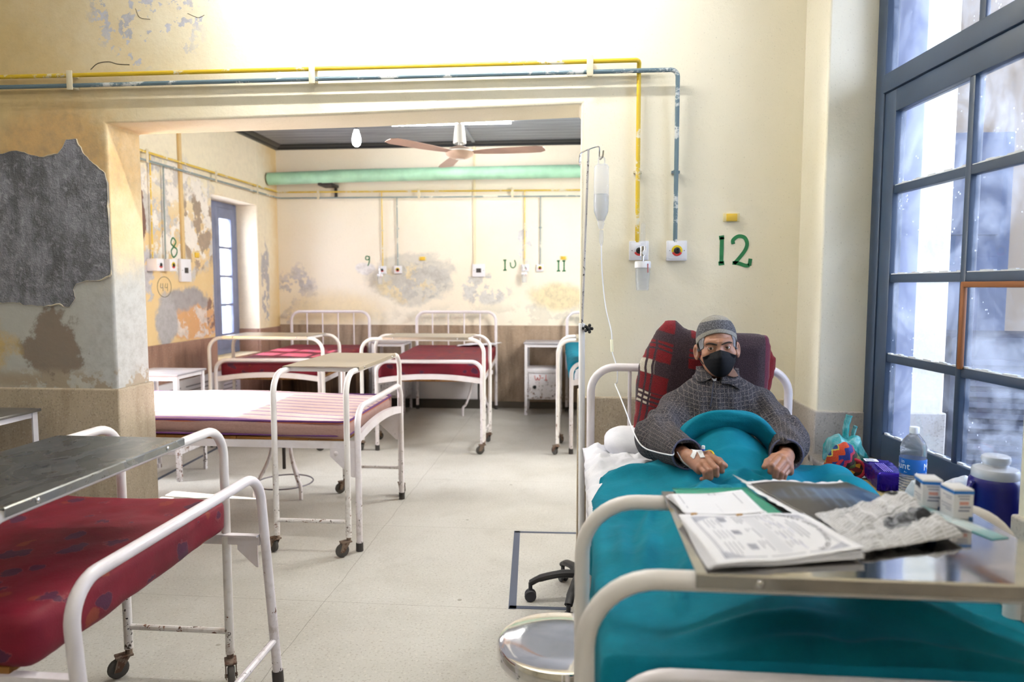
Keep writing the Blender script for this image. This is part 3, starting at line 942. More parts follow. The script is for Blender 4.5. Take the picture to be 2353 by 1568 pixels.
bed_table('overbed table across the foot of the bed under the green 9', (-2.612, 5.90, 0), 0, W=1.03, D=.42, tray=.74, top=M_steel_w)
bed_table('overbed table across the foot of the middle red bed under the green 10', (-1.262, 5.90, 0), 0, W=1.065, D=.42, tray=.72, tray_off=.03, top=M_steel_w)
bed_table('overbed table half hidden by the wall edge below the green 11', (.375, 5.90, 0), 0, W=1.05, D=.42, top=M_steel_w)
bed_table('overbed table with a beige worn top at the end of the striped mattress', (-1.352, 3.985, 0), R(90), W=1.12, D=.385, tray=.76, z=.95, top=simple('worn_beige_top', '#b9ac97', .38, .35))
bed_table('overbed table with a dull grey steel top over the nearest left bed', (-1.40, 1.765, 0), R(90), W=1.07, D=.38, tray=.68, tray_off=-.09, z=.915, top=M_steel_d)
bed_table('overbed table carrying papers and medicine boxes in front of the patient', (.4375, 1.215, 0), 0, W=.868, D=.375, tray=.556, tray_off=.02, z=.962)

# ---- mattresses
def floral(name):
    n = NT(name); p = n.obj()
    q = n.vmath('ADD', p, n.node('ShaderNodeTexNoise', None, {'Vector': p, 'Scale': 6.0}).outputs['Color']).outputs[0]
    base = n.mix(n.step(n.noise(p, 4, 4, .6), .3, .75), '#7a142a', '#610d20')
    v = n.vor(n.vmath('ADD', n.sc(p, 1, 1.25, 1.6), n.vmath('MULTIPLY', n.node('ShaderNodeTexNoise', None, {'Vector': p, 'Scale': 11.0, 'Detail': 3.0}).outputs['Color'], .11).outputs[0]).outputs[0], 8.5); d = n.math('ADD', v.outputs['Distance'], n.mul(n.math('SUBTRACT', n.noise(p, 26, 4, .7), .5), .42))
    pick = n.sep(v.outputs['Color'])[0]; pk2 = n.sep(v.outputs['Color'])[1]
    fl = n.math('SUBTRACT', 1.0, n.step(d, .27, .30))
    ring = n.band(d, .285, .31, .008)
    purple = n.mul(fl, n.step(pick, .45, .47))
    leaf = n.mul(n.math('SUBTRACT', 1.0, n.step(d, .22, .26)), n.math('SUBTRACT', 1.0, n.step(pick, .43, .45)), n.step(pk2, .3, .32))
    c = n.mix(n.mul(purple, .72), base, '#33203f')
    c = n.mix(n.mul(leaf, .55), c, '#8a4426')
    c = n.mix(n.mul(ring, n.step(pick, .45, .47), .22), c, '#a56a6a')
    v2 = n.vor(n.off(n.sc(p, 1, 1, .5), (3, 7, 1)), 9)
    c = n.mix(n.mul(n.math('SUBTRACT', 1.0, n.step(v2.outputs['Distance'], .12, .17)), n.step(n.sep(v2.outputs['Color'])[0], .7, .72), .35), c, '#96552a')
    n.set(Base_Color=c, Roughness=.6, Specular_IOR_Level=.3)
    n.bump(n.math('ADD', n.noise(p, 9, 4, .6), n.mul(n.noise(p, 220, 2), .2)), .25, .01)
    return n.m
M_floral = floral('maroon_floral_cover')

def mattress(name, label, loc, rz, W, L, H, mat, seed, amp=.006, h=.02, sag=None, group=None):
    def disp(p):
        q = np.stack([p[:, 0] * 3 + seed, p[:, 1] * 2, p[:, 2] * 2], -1)
        d = amp * fbm(q, 3, seed) + amp * .7 * np.abs(fbm(np.stack([p[:, 0] * 5 + p[:, 1] * 7, p[:, 1] * 3 - p[:, 0] * 4, p[:, 2] * 5], -1), 3, seed + 5))
        # stitched edges
        return d
    me = soft_box(W, L, H, np.array([.04, .035, .022]), h, disp)
    if sag:
        for v in me.vertices: v.co.z += sag(v.co.x, v.co.y)
    o = link_mesh(name, me, mat, None, 60)
    o.location = loc; o.rotation_euler = (0, 0, rz)
    tag(o, label, 'mattress', group)
    # corded seams
    for z in (H - .016, .016):
        m = MB(); w, l = W / 2 - .012, L / 2 - .012
        path = fillet([(-w, -l, z), (w, -l, z), (w, l, z), (-w, l, z)], .05, 5, closed=True)
        m.tube(path, .004, 6, closed=True); m.build('piping', mat, o)
    return o
def along(foot, rz, d): return (foot[0] - math.sin(rz) * d, foot[1] + math.cos(rz) * d)
a = along((-2.635, 5.77), R(4.5), 1.02); mattress('mattress', 'red floral mattress on the bed under the green 9', (a[0], a[1], .604), R(4.5), .87, 1.93, .125, M_floral, 3, group='red floral mattresses')
a = along((-1.222, 5.77), R(3.1), 1.02); mattress('mattress', 'red floral mattress on the middle bed under the green 10', (a[0], a[1], .604), R(3.1), .90, 1.92, .13, M_floral, 5, group='red floral mattresses')
a = along((-1.085, 1.825), R(90), 1.10); mattress('mattress', 'dark red floral mattress on the nearest left bed, torn on top', (a[0], a[1], .552), R(90), .885, 1.99, .118, M_floral, 9, amp=.013, group='red floral mattresses')

def striped():
    n = NT('striped_ticking'); p = n.obj(); x, y, z = n.sep(p)[0:3]
    w = n.math('ADD', x, n.mul(n.math('SUBTRACT', n.noise(p, 3, 3), .5), .012))
    t = n.math('FRACT', n.math('ADD', n.math('MULTIPLY', w, 10.5), 50.0))
    c = n.mix(n.noise(p, 60, 2), '#e3d0c8', '#dcc0b8')
    c = n.mix(n.mul(n.band(t, .08, .26, .03), .85), c, '#83559a')
    c = n.mix(n.mul(n.band(t, .34, .38, .01), .6), c, '#9d6fae')
    c = n.mix(n.mul(n.band(t, .6, .66, .01), .5), c, '#b98aa0')
    t2 = n.math('FRACT', n.math('MULTIPLY', n.math('ADD', z, n.mul(y, .0)), 75))
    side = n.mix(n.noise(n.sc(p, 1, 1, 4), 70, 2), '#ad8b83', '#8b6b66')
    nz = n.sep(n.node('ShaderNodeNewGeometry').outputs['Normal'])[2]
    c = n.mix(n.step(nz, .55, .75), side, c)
    n.set(Base_Color=c, Roughness=.75); n.bump(n.noise(p, 12, 4, .65), .3, .01); return n.m
M_strip = striped()
mo = mattress('mattress', 'pink and purple striped mattress lying crosswise in the opening', (-2.17, 3.975, .602), R(90), .93, 1.98, .095, M_strip, 11, amp=.005, h=.018, sag=lambda x, y: .012 * math.cos(y * 3) + (.02 * max(0, abs(x) - .2) if False else 0))
M_purp = simple('purple_binding', '#5b2a6b', .7); M_orange = simple('orange_binding', '#b9673c', .7)
for z, mt, rr in ((.086, M_purp, .006), (.078, M_orange, .0035), (.012, M_purp, .005)):
    m = MB(); w, l = .465 - .002, .99 - .002
    m.tube(fillet([(-w, -l, z), (w, -l, z), (w, l, z), (-w, l, z)], .055, 5, closed=True), rr, 6, closed=True); o = m.build('edge_binding', mt, mo)
def cloth(name, col, dark, rough=.85, weave=260, crease=.3, sheen=0.0):
    n = NT(name); p = n.obj()
    c = n.mix(n.step(n.noise(p, 7, 4, .6), .3, .75), col, dark)
    n.set(Base_Color=c, Roughness=rough, Sheen_Weight=sheen, Specular_IOR_Level=.2)
    n.bump(n.math('ADD', n.noise(p, 14, 4, .6), n.mul(n.noise(p, weave, 2), .25)), crease, .01); return n.m
M_teal = cloth('teal_cotton', '#00758c', '#00667c', .85)
M_sheet = cloth('white_cotton', '#e6e6ec', '#d4d5de', .85)

# ---- bed 11: teal blanket folded over its mattress
a = along((.425, 5.77), R(1.7), 1.02)
mattress('mattress', 'mattress under the teal blanket on the bed below the green 11', (a[0], a[1], .604), R(1.7), .86, 1.93, .11, M_sheet, 13)
me = soft_box(.93, 1.9, .17, np.array([.06, .06, .06]), .03, lambda p: .012 * fbm(p * 5, 3, 4) + .01 * np.abs(np.sin(p[:, 2] * 60)) * (np.abs(p[:, 0]) > .4))
for v in me.vertices:
    v.co.z += .06 * max(0, (v.co.y + .2)) * .6
o = link_mesh('blanket', me, M_teal, None, 60); o.location = (a[0], a[1], .60); o.rotation_euler = (0, 0, R(1.7)); mods(o, solid=.004)
tag(o, 'teal blanket hanging over the bed below the green 11', 'blanket')

# ---- white cloth at the head of bed 10
m = MB()
def cl(u, v):
    x = -1.28 + .42 * u + .05 * v; y = 7.52 + .22 * v
    return (x, y, .742 + .012 * float(fbm(np.array([[u * 6, v * 4, 2.]]), 3)[0]) + .01 + (.02 * u))
m.grid(cl, 24, 14)
o = m.build('sheet', M_sheet, None, 60); mods(o, solid=.006); tag(o, 'crumpled white sheet at the head of the middle red mattress', 'sheet')

# ---- bedside cabinets
def cabinet(label, loc, rz=0, W=.40, D=.37, H=.79, top=None, text=None, drop=.17, door='front'):
    c = empty('bedside_cabinet', loc, rz, label, 'cabinet', 'white steel bedside cabinets')
    w, d = W / 2, D / 2
    for sx in (-1, 1):
        for sy in (-1, 1):
            m = MB(); a, b = sx * w, sy * d
            m.prism([(a, b), (a - sx * .03, b), (a - sx * .03, b - sy * .004), (a - sx * .004, b - sy * .004), (a - sx * .004, b - sy * .03), (a, b - sy * .03)], .0, H - .012, 'z')
            m.prism([(a - sx * .001, b - sy * .001), (a - sx * .022, b - sy * .001), (a - sx * .022, b - sy * .022), (a - sx * .001, b - sy * .022)], 0, .03, 'z')
            m.build('leg', M_cab, c)
    m = MB(); m.rbox((-w - .012, -d - .012, H - .014), (w + .012, d + .012, H), .003); m.build('top', top or simple('grey_steel_lid', '#b5b4bd', .35, .4), c)
    m = MB(); m.box((-w + .002, -d + .006, H - .05), (w - .002, -d + .01, H - .012)); m.box((-w + .002, d - .01, H - .05), (w - .002, d - .006, H - .012))
    m.box((-w + .006, -d + .01, H - .04), (-w + .01, d - .01, H - .012)); m.box((w - .01, -d + .01, H - .04), (w - .006, d - .01, H - .012)); m.build('apron', M_cab, c)
    m = MB(); m.rbox((-w + .004, -d + .012, drop), (w - .004, d - .004, drop + .33), .004); m.build('body', M_cab, c)
    m = MB(); m.rbox((-w + .005, -d + .001, drop + .29), (w - .005, d - .005, drop + .335), .003); m.build('shelf', M_cab, c)
    m = MB(); m.rbox((-w + .045, -d - .002, drop + .012), (w - .045, -d + .014, drop + .28), .003)
    for k in range(3): m.rbox((-.02, -d - .006, drop + .12 + k * .028), (.06, -d, drop + .133 + k * .028), .002)
    dr = m.build('door', M_cab, c)
    m = MB(); m.lathe([(0, 0), (.009, 0), (.009, .012), (.017, .016), (.02, .022), (.014, .03), (0, .031)], 14, M=TR(-.09, -d - .002, drop + .14) @ RX(90)); m.build('knob', M_black, dr)
    if text:
        m = MB(); M = Matrix(((1, 0, 0, -.03), (0, 0, -1, -d - .0022), (0, 1, 0, drop + .215), (0, 0, 0, 1)))
        strokes(m, [[(-.06, .05), (-.055, .012), (-.04, 0), (-.028, .03)], [(-.028, .03), (-.02, .0), (-.004, .012), (-.002, .05), (-.014, .046)], [(.012, .022), (.034, .024)], [(.062, .06), (.06, .004)], [(.048, .0), (.076, .0)]], .007, M)
        m.build('painted_lettering', simple('red_marker', '#c2423f', .7), dr)
    return c
cabinet('white bedside cabinet lettered W-1 in red by the back wall', (-.335, 7.66, 0), R(0), text=True)
cabinet('white bedside cabinet between the two red back beds', (-2.03, 7.62, 0), R(0), W=.36)
cabinet('white bedside cabinet with a bluish top beside the sunlit end of the striped mattress', (-3.0, 4.855, 0), R(0), H=.775, drop=.19)
cabinet('white bedside cabinet in the left corner behind the nearest red bed', (-2.745, 2.87, 0), R(0), H=.82, W=.42, D=.38, top=simple('dull_grey_lid', '#7d7a76', .4, .5))

# ---- stools
def stool(label, loc, rz, H=.46, rad=.19, steel_seat=None, seat_r=.155, n_legs=3, ring=True, mat=None):
    mat = mat or M_tube
    s = empty('stool', loc, rz, label, 'stool', 'round hospital stools')
    for k in range(n_legs):
        a = 2 * math.pi * k / n_legs; c, q = math.cos(a), math.sin(a)
        m = MB(); m.tube(bez([(c * .05, q * .05, H - .03), (c * .075, q * .075, H * .68), (c * .10, q * .10, H * .48), (c * (rad - .03), q * (rad - .03), H * .26), (c * rad, q * rad, .09), (c * (rad + .005), q * (rad + .005), 0)], 6), .0125, 10)
        m.build('leg', mat, s)
    if ring:
        m = MB(); m.tube([(math.cos(k * math.pi / 16) * rad, math.sin(k * math.pi / 16) * rad, .085) for k in range(32)], .005, 8, closed=True); m.build('foot_ring', simple('grey_steel', '#8b8790', .4, .8), s)
    m = MB(); m.tube([(0, 0, H * .35), (0, 0, H - .02)], .011, 10); m.build('screw_column', M_ferr, s)
    m = MB(); m.lathe([(0, H - .03), (seat_r - .03, H - .03), (seat_r - .006, H - .026), (seat_r, H - .018), (seat_r, H + .012), (seat_r - .004, H + .018), (seat_r - .016, H + .021), (seat_r * .5, H + .019), (0, H + .018)], 48)
    m.build('seat', steel_seat or mat, s)
    return s
stool('white tripod stool with a foot ring under the striped bed', (-1.935, 4.45, 0), R(205), H=.5, rad=.185)
stool('white stool with bent legs under the middle red bed', (-1.02, 7.36, 0), R(60), H=.48, rad=.17, ring=False)
stool('polished steel stool beside the foot of the patient bed', (-.03, 1.685, 0), R(20), H=.497, rad=.17, steel_seat=M_chrome if False else steel('polished_steel_seat', '#e8e6e6', .07, .25), seat_r=.158, mat=paint_mat('brown_stool_leg', '#8c7868', '#5a4a40', .6))

# ---- things behind bed 9
c = empty('wooden_crate', (-2.75, 7.45, 0), R(3), 'brown wooden box standing under the back left bed', 'box')
m = MB(); m.rbox((-.42, .12, 0), (.42, .14, .46), .003); m.rbox((-.42, -.2, 0), (-.40, .13, .46), .003); m.rbox((.40, -.2, 0), (.42, .13, .46), .003); m.rbox((-.41, -.2, .0), (.41, .13, .02), .003); m.build('box_body', wood('crate_wood', '#6b513a', '#4b3626'), c)
m = MB(); m.rbox((-.44, -.26, .49), (.12, .13, .505), .003, M=TR(0, 0, 0) @ RY(7)); m.build('loose_board', wood('pale_board', '#a98a66', '#8d6f4e'), c)
c = empty('heater_cover', (-3.405, 6.0, 0), 0, 'white slotted metal cover low along the left wall', 'heater')
m = MB(); m.rbox((-.02, -.78, 0), (.02, .78, .58), .006); m.build('panel', simple('heater_white', '#d8d6da', .5), c)
m = MB()
for k in range(9):
    for y0, y1 in ((-.72, -.3), (-.22, .2), (.28, .7)): m.box((.0195, y0, .19 + k * .04), (.0215, y1, .202 + k * .04))
m.build('slot', simple('slot_grey', '#8e8b90', .8), c)

# ---- office chair base / IV stand
iv = empty('drip_stand', (.037, 3.02, 0), 0, 'wheeled drip stand with a white post in front of the wall edge', 'drip stand')
for k in range(5):
    a = R(184 - 72 * k); c, s_ = math.cos(a), math.sin(a)
    m = MB(); m.tube(bez([(c * .02, s_ * .02, .125), (c * .09, s_ * .09, .125), (c * .18, s_ * .18, .105), (c * .225, s_ * .225, .082)], 5), [.023] * 6 + [.021] * 5 + [.018] * 5, 10, flat=.75)
    l = m.build('base_leg', M_black, iv)
    m = MB()
    for sd in (-1, 1): m.lathe([(0, -.008), (.022, -.008), (.026, -.004), (.026, .004), (.022, .008), (0, .008)], 16, M=TR(c * .225 - s_ * .011 * sd, s_ * .225 + c * .011 * sd, .026) @ RZ(math.degrees(a)) @ RX(90))
    m.tube([(c * .225, s_ * .225, .03), (c * .225, s_ * .225, .085)], .009, 8); m.build('castor', simple('castor_dark', '#34343a', .5), l)
m = MB(); m.lathe([(0, .09), (.035, .09), (.035, .15), (.02, .17), (0, .17)], 18); m.build('base_hub', M_black, iv)
m = MB(); m.tube([(0, 0, .15), (-.006, 0, 1.238)], .0135, 16); m.build('post', simple('post_white', '#eeeef0', .3), iv)
m = MB(); m.tube([(-.006, 0, 1.2), (.016, 0, 1.975)], .0048, 10)
rod = m.build('upper_rod', paint_mat('chipped_chrome_rod', '#b9b4b2', '#3f3833', .56, .3, 60), iv)
m = MB(); m.tube(fillet([(-.018, 0, 1.925), (-.022, -.01, 1.905), (-.016, -.03, 1.915)], .006), .003, 8)
m.tube(bez([(-.012, .0, 1.962), (.016, 0, 1.975), (.054, -.004, 1.985), (.062, -.004, 1.975), (.062, -.004, 1.94), (.066, -.012, 1.93), (.075, -.02, 1.94), (.078, -.022, 1.965)], 6), .0035, 8)
m.tube(bez([(-.012, 0, 1.962), (-.02, -.002, 1.95), (-.022, -.004, 1.92)], 5), .0035, 8)
m.build('hook', M_chrome, iv)
m = MB(); m.tube([(0, 0, 0), (0, -.03, 0)], .006, 8, M=TR(.0, 0, 1.218))
m.lathe([(0, 0), (.008, 0)] + [(.012, .006), (.012, .018), (.0, .022)], 12, M=TR(.022, -.018, 1.218) @ RX(90))
for k in range(5):
    a = 2 * math.pi * k / 5; m.ball((.022 + .0145 * math.cos(a), -.032, 1.218 + .0145 * math.sin(a)), (.0075, .009, .0075), seg=10)
m.build('clamp_knob', M_black, iv)
# drip bottle
M_clear = NT('soft_clear_plastic')
M_clear.set(Base_Color='#f4f6fb', Roughness=.15, Transmission_Weight=.6, IOR=1.15, Alpha=.6); M_clear = M_clear.m
M_fluid = NT('clear_fluid'); M_fluid.set(Base_Color='#e9eef6', Roughness=.05, Transmission_Weight=.8, IOR=1.3, Alpha=.75); M_fluid = M_fluid.m
bt = empty('drip_bottle', (.108, 3.005, 0), 0, 'clear plastic drip bottle hanging on the stand hook, part empty', 'drip bottle')
zb = 1.91
m = MB(); m.lathe([(0, zb), (.026, zb - .002), (.031, zb - .012), (.032, zb - .11), (.0325, zb - .17), (.03, zb - .2), (.016, zb - .235), (.0125, zb - .24), (.015, zb - .247), (.012, zb - .258), (.009, zb - .27), (0, zb - .272)], 28); m.build('bottle_body', M_clear, bt)
m = MB(); m.lathe([(0, zb - .125), (.0295, zb - .125), (.030, zb - .17), (.0275, zb - .198), (.013, zb - .233), (0, zb - .235)], 24); m.build('fluid', M_fluid, bt)
m = MB(); m.tube(bez([(-.012, 0, zb - .005), (-.012, 0, zb + .022), (0, 0, zb + .03), (.012, 0, zb + .022), (.012, 0, zb - .005)], 5), .003, 6); m.build('hanger', M_clear, bt)
M_white_pl = simple('white_plastic', '#eff0f4', .35)
m = MB(); m.lathe([(.007, zb - .275), (.0085, zb - .28), (.0085, zb - .325), (.004, zb - .34), (.0, zb - .342)], 14, M=TR(.002, 0, 0)); m.build('drip_chamber', M_clear, bt)
m = MB(); m.tube([(.0465, -.068, zb - .735), (.049, -.078, zb - .785)], .0062, 8); m.build('roller_clamp', simple('clamp_cream', '#f2efcf', .4), bt)

# ================================================================== PIPES, OUTLETS, FITTINGS
def worn_paint(name, col, under):
    n = NT(name); p = n.world()
    m = n.step(n.noise(n.sc(p, .6, 1, 1), 9, 6, .72), .545, .60)
    n.set(Base_Color=n.mix(m, col, under), Roughness=.45); return n.m
M_py = worn_paint('yellow_pipe_paint', '#d6b52c', '#e3dcc4'); M_pb = worn_paint('blue_pipe_paint', '#5f7682', '#cfd3d2')
M_pyb = worn_paint('pale_yellow_pipe_paint', '#dfc04e', '#e6e0c8'); M_pbb = worn_paint('pale_grey_pipe_paint', '#8b9a9a', '#dcdccf')
M_brk = simple('bracket_cream', '#d9cfb2', .6)
yo = YF - .045
def bracket(parent, x, y, z0, z1, ax='y'):
    m = MB()
    if ax == 'y':
        m.rbox((x - .014, y - .006, z0), (x + .014, y, z1), .002); m.rbox((x - .01, y - .005, z0 + .01), (x + .01, y + .05, z0 + .022), .002); m.rbox((x - .01, y - .005, z1 - .022), (x + .01, y + .05, z1 - .01), .002)
    else:
        m.rbox((x, y - .014, z0), (x + .006, y + .014, z1), .002); m.rbox((x - .05, y - .01, z0 + .01), (x + .005, y + .01, z0 + .022), .002); m.rbox((x - .05, y - .01, z1 - .022), (x + .005, y + .01, z1 - .01), .002)
    return m.build('pipe_bracket', M_brk, parent)
def clip(parent, x, y, z, mat):
    m = MB(); m.rbox((x - .018, y - .004, z - .006), (x + .018, y + .014, z + .006), .002); m.tube([(x, y - .006, z - .008), (x, y - .006, z + .008)], .011, 8); return m.build('pipe_clip', mat, parent)
py = empty('gas_pipe', (0, 0, 0), 0, 'yellow gas pipe above the opening, dropping to the flow meter outlet', 'pipe')
m = MB(); m.tube(fillet([(-4.3, yo, 2.375), (-2.31, yo, 2.366), (-1.17, yo, 2.364), (.268, yo, 2.362), (.268, yo + .02, 2.34), (.271, yo + .022, 1.59)], .025, 5), .0095, 10); m.build('pipe_run', M_py, py)
for x in (-3.4, -2.317, -1.171, .058): bracket(py, x, yo - .009, 2.298, 2.385)
clip(py, .27, yo + .03, 1.895, M_brk)
pb = empty('gas_pipe', (0, 0, 0), 0, 'blue grey gas pipe under the yellow one, dropping to the second outlet', 'pipe')
m = MB(); m.tube(fillet([(-4.3, yo, 2.328), (-2.31, yo, 2.320), (-1.17, yo, 2.32), (.430, yo, 2.318), (.432, yo + .01, 2.2), (.435, yo + .022, 1.59)], .03, 6), .0095, 10); m.build('pipe_run', M_pb, pb)
clip(pb, .433, yo + .03, 1.893, M_pb)
xo = XLW + .045; yb = YB - .045
py2 = empty('gas_pipe', (0, 0, 0), 0, 'yellow gas pipe along the left and back walls of the second room', 'pipe')
m = MB(); m.tube(fillet([(xo, YB2, 2.452), (xo, yb, 2.472), (1.2, yb, 2.452)], .05, 6), .009, 10); m.build('pipe_run', M_pyb, py2)
for x in (-2.197, -.566): 
    m = MB(); m.tube([(x, yb + .02, 2.47), (x, yb + .025, 1.6)], .0065, 8); m.build('drop_pipe', M_pyb, py2); clip(py2, x, yb + .025, 2.03, M_brk)
m = MB(); m.tube([(xo - .02, 5.44, 2.45), (xo - .025, 5.43, 1.6)], .0065, 8); m.build('drop_pipe', M_pyb, py2)
for x in (-2.93, -1.76, -.7): bracket(py2, x, yb - .009, 2.385, 2.49)
for y in (5.36, 6.43, 7.3): bracket(py2, xo + .006, y, 2.375, 2.485, 'x')
pb2 = empty('gas_pipe', (0, 0, 0), 0, 'pale grey gas pipe below the yellow one in the second room', 'pipe')
m = MB(); m.tube(fillet([(xo, YB2, 2.385), (xo, yb, 2.405), (1.2, yb, 2.388)], .05, 6), .009, 10); m.build('pipe_run', M_pbb, pb2)
for x in (-2.022, -.388):
    m = MB(); m.tube([(x, yb + .02, 2.4), (x, yb + .025, 1.6)], .0065, 8); m.build('drop_pipe', M_pbb, pb2); clip(pb2, x, yb + .025, 2.05, M_pbb)
m = MB(); m.tube([(xo - .02, 5.62, 2.39), (xo - .025, 5.61, 1.6)], .0065, 8); m.build('drop_pipe', M_pbb, pb2)

M_box = simple('outlet_white', '#e6e6ec', .35); M_ring_y = simple('ring_yellow', '#e0c520', .4); M_ring_r = simple('ring_red', '#c8322f', .4); M_ring_g = simple('ring_green', '#2f8f5a', .4); M_ring_w = simple('ring_white', '#dfe2ea', .4)
def sector(mb, r0, r1, a0, a1, y, M):
    n = 14; P = [(r0 * math.cos(R(a0 + (a1 - a0) * k / n)), r0 * math.sin(R(a0 + (a1 - a0) * k / n))) for k in range(n + 1)] + [(r1 * math.cos(R(a1 + (a0 - a1) * k / n)), r1 * math.sin(R(a1 + (a0 - a1) * k / n))) for k in range(n + 1)]
    mb.prism(P, y, y + .0015, 'z', M=M)
def outlet(label, M, s=.083, col=M_ring_y, deep=.03):
    """M maps local x right, y up, z out of the wall"""
    o = empty('gas_outlet', M.translation, 0, label, 'gas outlet', 'gas outlets')
    A = M.copy(); A.translation = (0, 0, 0)
    m = MB(); m.rbox((-s / 2, -s / 2, 0), (s / 2, s / 2, deep), .003, M=A); m.rbox((-s / 2 + .007, -s / 2 + .007, deep), (s / 2 - .007, s / 2 - .007, deep + .002), .001, M=A); m.build('housing', M_box, o)
    r = s * .27; z = deep + .002
    m = MB(); sector(m, r * .6, r, -20, 200, z, A); m.build('upper_ring', col, o)
    m = MB(); sector(m, r * .6, r, 205, 335, z, A); m.build('lower_ring', M_ring_r, o)
    m = MB(); m.lathe([(0, 0), (r * .58, 0), (r * .58, .004), (r * .3, .007), (r * .25, .002), (0, .002)], 20, M=A @ TR(0, 0, z)); m.build('socket', M_black, o)
    m = MB()
    for sx in (-1, 1): m.ball((sx * s * .36, 0, z), (.002, .002, .0015), A, 8)
    m.build('screw', simple('screw_dark', '#333333', .5), o)
    return o
F = lambda x, z, y: Matrix(((1, 0, 0, x), (0, 0, -1, y), (0, 1, 0, z), (0, 0, 0, 1)))
Lf = lambda y, z: Matrix(((0, 0, 1, XLW), (1, 0, 0, y), (0, 1, 0, z), (0, 0, 0, 1)))
outlet('white gas outlet behind the flow meter jar above the patient', F(.279, 1.554, YF), .084, M_ring_w)
outlet('white gas outlet with a yellow and red ring left of the green 12', F(.4425, 1.553, YF), .087)
outlet('white gas outlet with a jar right of the green 9', F(-2.202, 1.582, YB), .088, M_ring_w)
outlet('white gas outlet with a yellow ring, second right of the green 9', F(-2.022, 1.584, YB), .088)
outlet('white gas outlet with a jar right of the green 10', F(-.56, 1.6, YB), .082, M_ring_w)
outlet('white gas outlet with a yellow ring left of the green 11', F(-.392, 1.601, YB), .08)
outlet('white gas outlet on the left wall, farther from the green 8', Lf(5.425, 1.57), .1, M_ring_w, .09)
outlet('white gas outlet on the left wall under the green 8', Lf(5.605, 1.572), .1, M_ring_y, .09)

M_jar = NT('clear_jar'); M_jar.set(Base_Color='#f4f7fa', Roughness=.06, Transmission_Weight=.75, IOR=1.15, Alpha=.55); M_jar = M_jar.m
def meter(label, x, y, z, s=1.0):
    o = empty('flow_meter', (x, y, z), 0, label, 'flow meter', 'oxygen flow meters with jars')
    m = MB(); m.lathe([(0, .0), (.010 * s, .0), (.010 * s, .10 * s), (.006 * s, .105 * s), (0, .105 * s)], 14, M=TR(0, 0, .02 * s)); m.build('flow_tube', M_jar, o)
    m = MB(); m.tube([(0, .03, .0), (0, -.01, 0)], .011 * s, 12); m.lathe([(0, -.02 * s), (.013 * s, -.02 * s), (.013 * s, .022 * s), (0, .022 * s)], 14); m.tube([(0, 0, -.015 * s), (0, 0, -.045 * s)], .005 * s, 8); m.build('valve', M_chrome, o)
    m = MB(); m.lathe([(0, 0), (.011 * s, 0), (.012 * s, .012 * s), (0, .013 * s)], 14, M=TR(.006, -.012, -.006) @ RX(90)); m.build('valve_knob', M_white_pl, o)
    m = MB(); m.lathe([(0, -.044 * s), (.034 * s, -.044 * s), (.036 * s, -.05 * s), (.036 * s, -.072 * s), (.034 * s, -.074 * s), (0, -.074 * s)], 24); m.build('jar_lid', M_white_pl, o)
    m = MB(); m.lathe([(.033 * s, -.074 * s), (.0315 * s, -.12 * s), (.028 * s, -.17 * s), (.026 * s, -.174 * s), (0, -.174 * s), (0, -.17 * s), (.026 * s, -.169 * s), (.0295 * s, -.12 * s), (.031 * s, -.075 * s)], 24, cap=False); j = m.build('jar', M_jar, o)
    m = MB(); m.rbox((.018 * s, -.034 * s, -.095 * s), (.021 * s, -.031 * s, -.055 * s), .0008); m.build('level_mark', M_ring_r, j)
    return o
meter('clear flow meter jar hanging on the outlet above the patient', .292, 3.075, 1.548, .97)
meter('small clear flow meter jar under the outlet right of the green 9', -2.215, 7.83, 1.575, .92)
meter('small clear flow meter jar under the outlet right of the green 10', -.565, 7.83, 1.59, .9)

def switch(label, M, w, h):
    o = empty('switch_plate', M.translation, 0, label, 'switch', 'switch plates')
    A = M.copy(); A.translation = (0, 0, 0)
    m = MB(); m.rbox((-w / 2, -h / 2, 0), (w / 2, h / 2, .03), .004, M=A); m.build('plate', M_box, o)
    m = MB(); m.rbox((-.028, -.024, .029), (.028, .024, .034), .002, M=A); m.build('rocker', simple('rocker_dark', '#3d3a3a', .5), o)
    m = MB()
    for sx in (-1, 1): m.ball((sx * w * .38, 0, .03), (.004, .004, .002), A, 8)
    m.build('screw', simple('screw_dark', '#333333', .5), o)
switch('white switch plate with a dark centre on the back wall', F(-1.087, 1.573, YB), .142, .142)
switch('white switch plate on the left wall beside the green 8', Lf(5.905, 1.535), .16, .2)
m = MB(); m.rbox((-1.148, YB - .02, 1.64), (-1.122, YB, 2.96), .003)
o = m.build('cable_trunking', simple('trunking_cream', '#eadfbd', .6)); tag(o, 'cream cable trunking down the back wall to the switch plate', 'trunking')
m = MB(); m.rbox((XLW, 5.875, 1.63), (XLW + .022, 5.915, 2.995), .003)
m.rbox((XLW, 4.2, 2.72), (XLW + .018, 5.88, 2.75), .003)
o = m.build('cable_trunking', simple('trunking_ochre', '#d9bd86', .6)); tag(o, 'ochre cable trunking on the left wall above the switch plate', 'trunking')
m = MB(); m.rbox((-1.15, 5.2, 2.985), (-1.115, YB - .05, 3.0), .003)
o = m.build('cable_trunking', simple('trunking_grey', '#9aa0aa', .5)); tag(o, 'grey cable trunking across the dark ceiling behind the fan', 'trunking')
def label_holder(label, M, w=.07, h=.036):
    o = empty('bell_push', M.translation, 0, label, 'wall fitting', 'yellow wall fittings')
    A = M.copy(); A.translation = (0, 0, 0)
    m = MB(); m.rbox((-w / 2, -h / 2, 0), (w / 2, h / 2, .006), .002, M=A); m.build('back_plate', simple('holder_cream', '#e6d9a8', .5), o)
    m = MB(); m.rbox((-w * .33, -h * .48, .006), (w * .33, h * .42, .016), .003, M=A); m.build('cover', simple('holder_yellow', '#e2bb3c', .5), o)
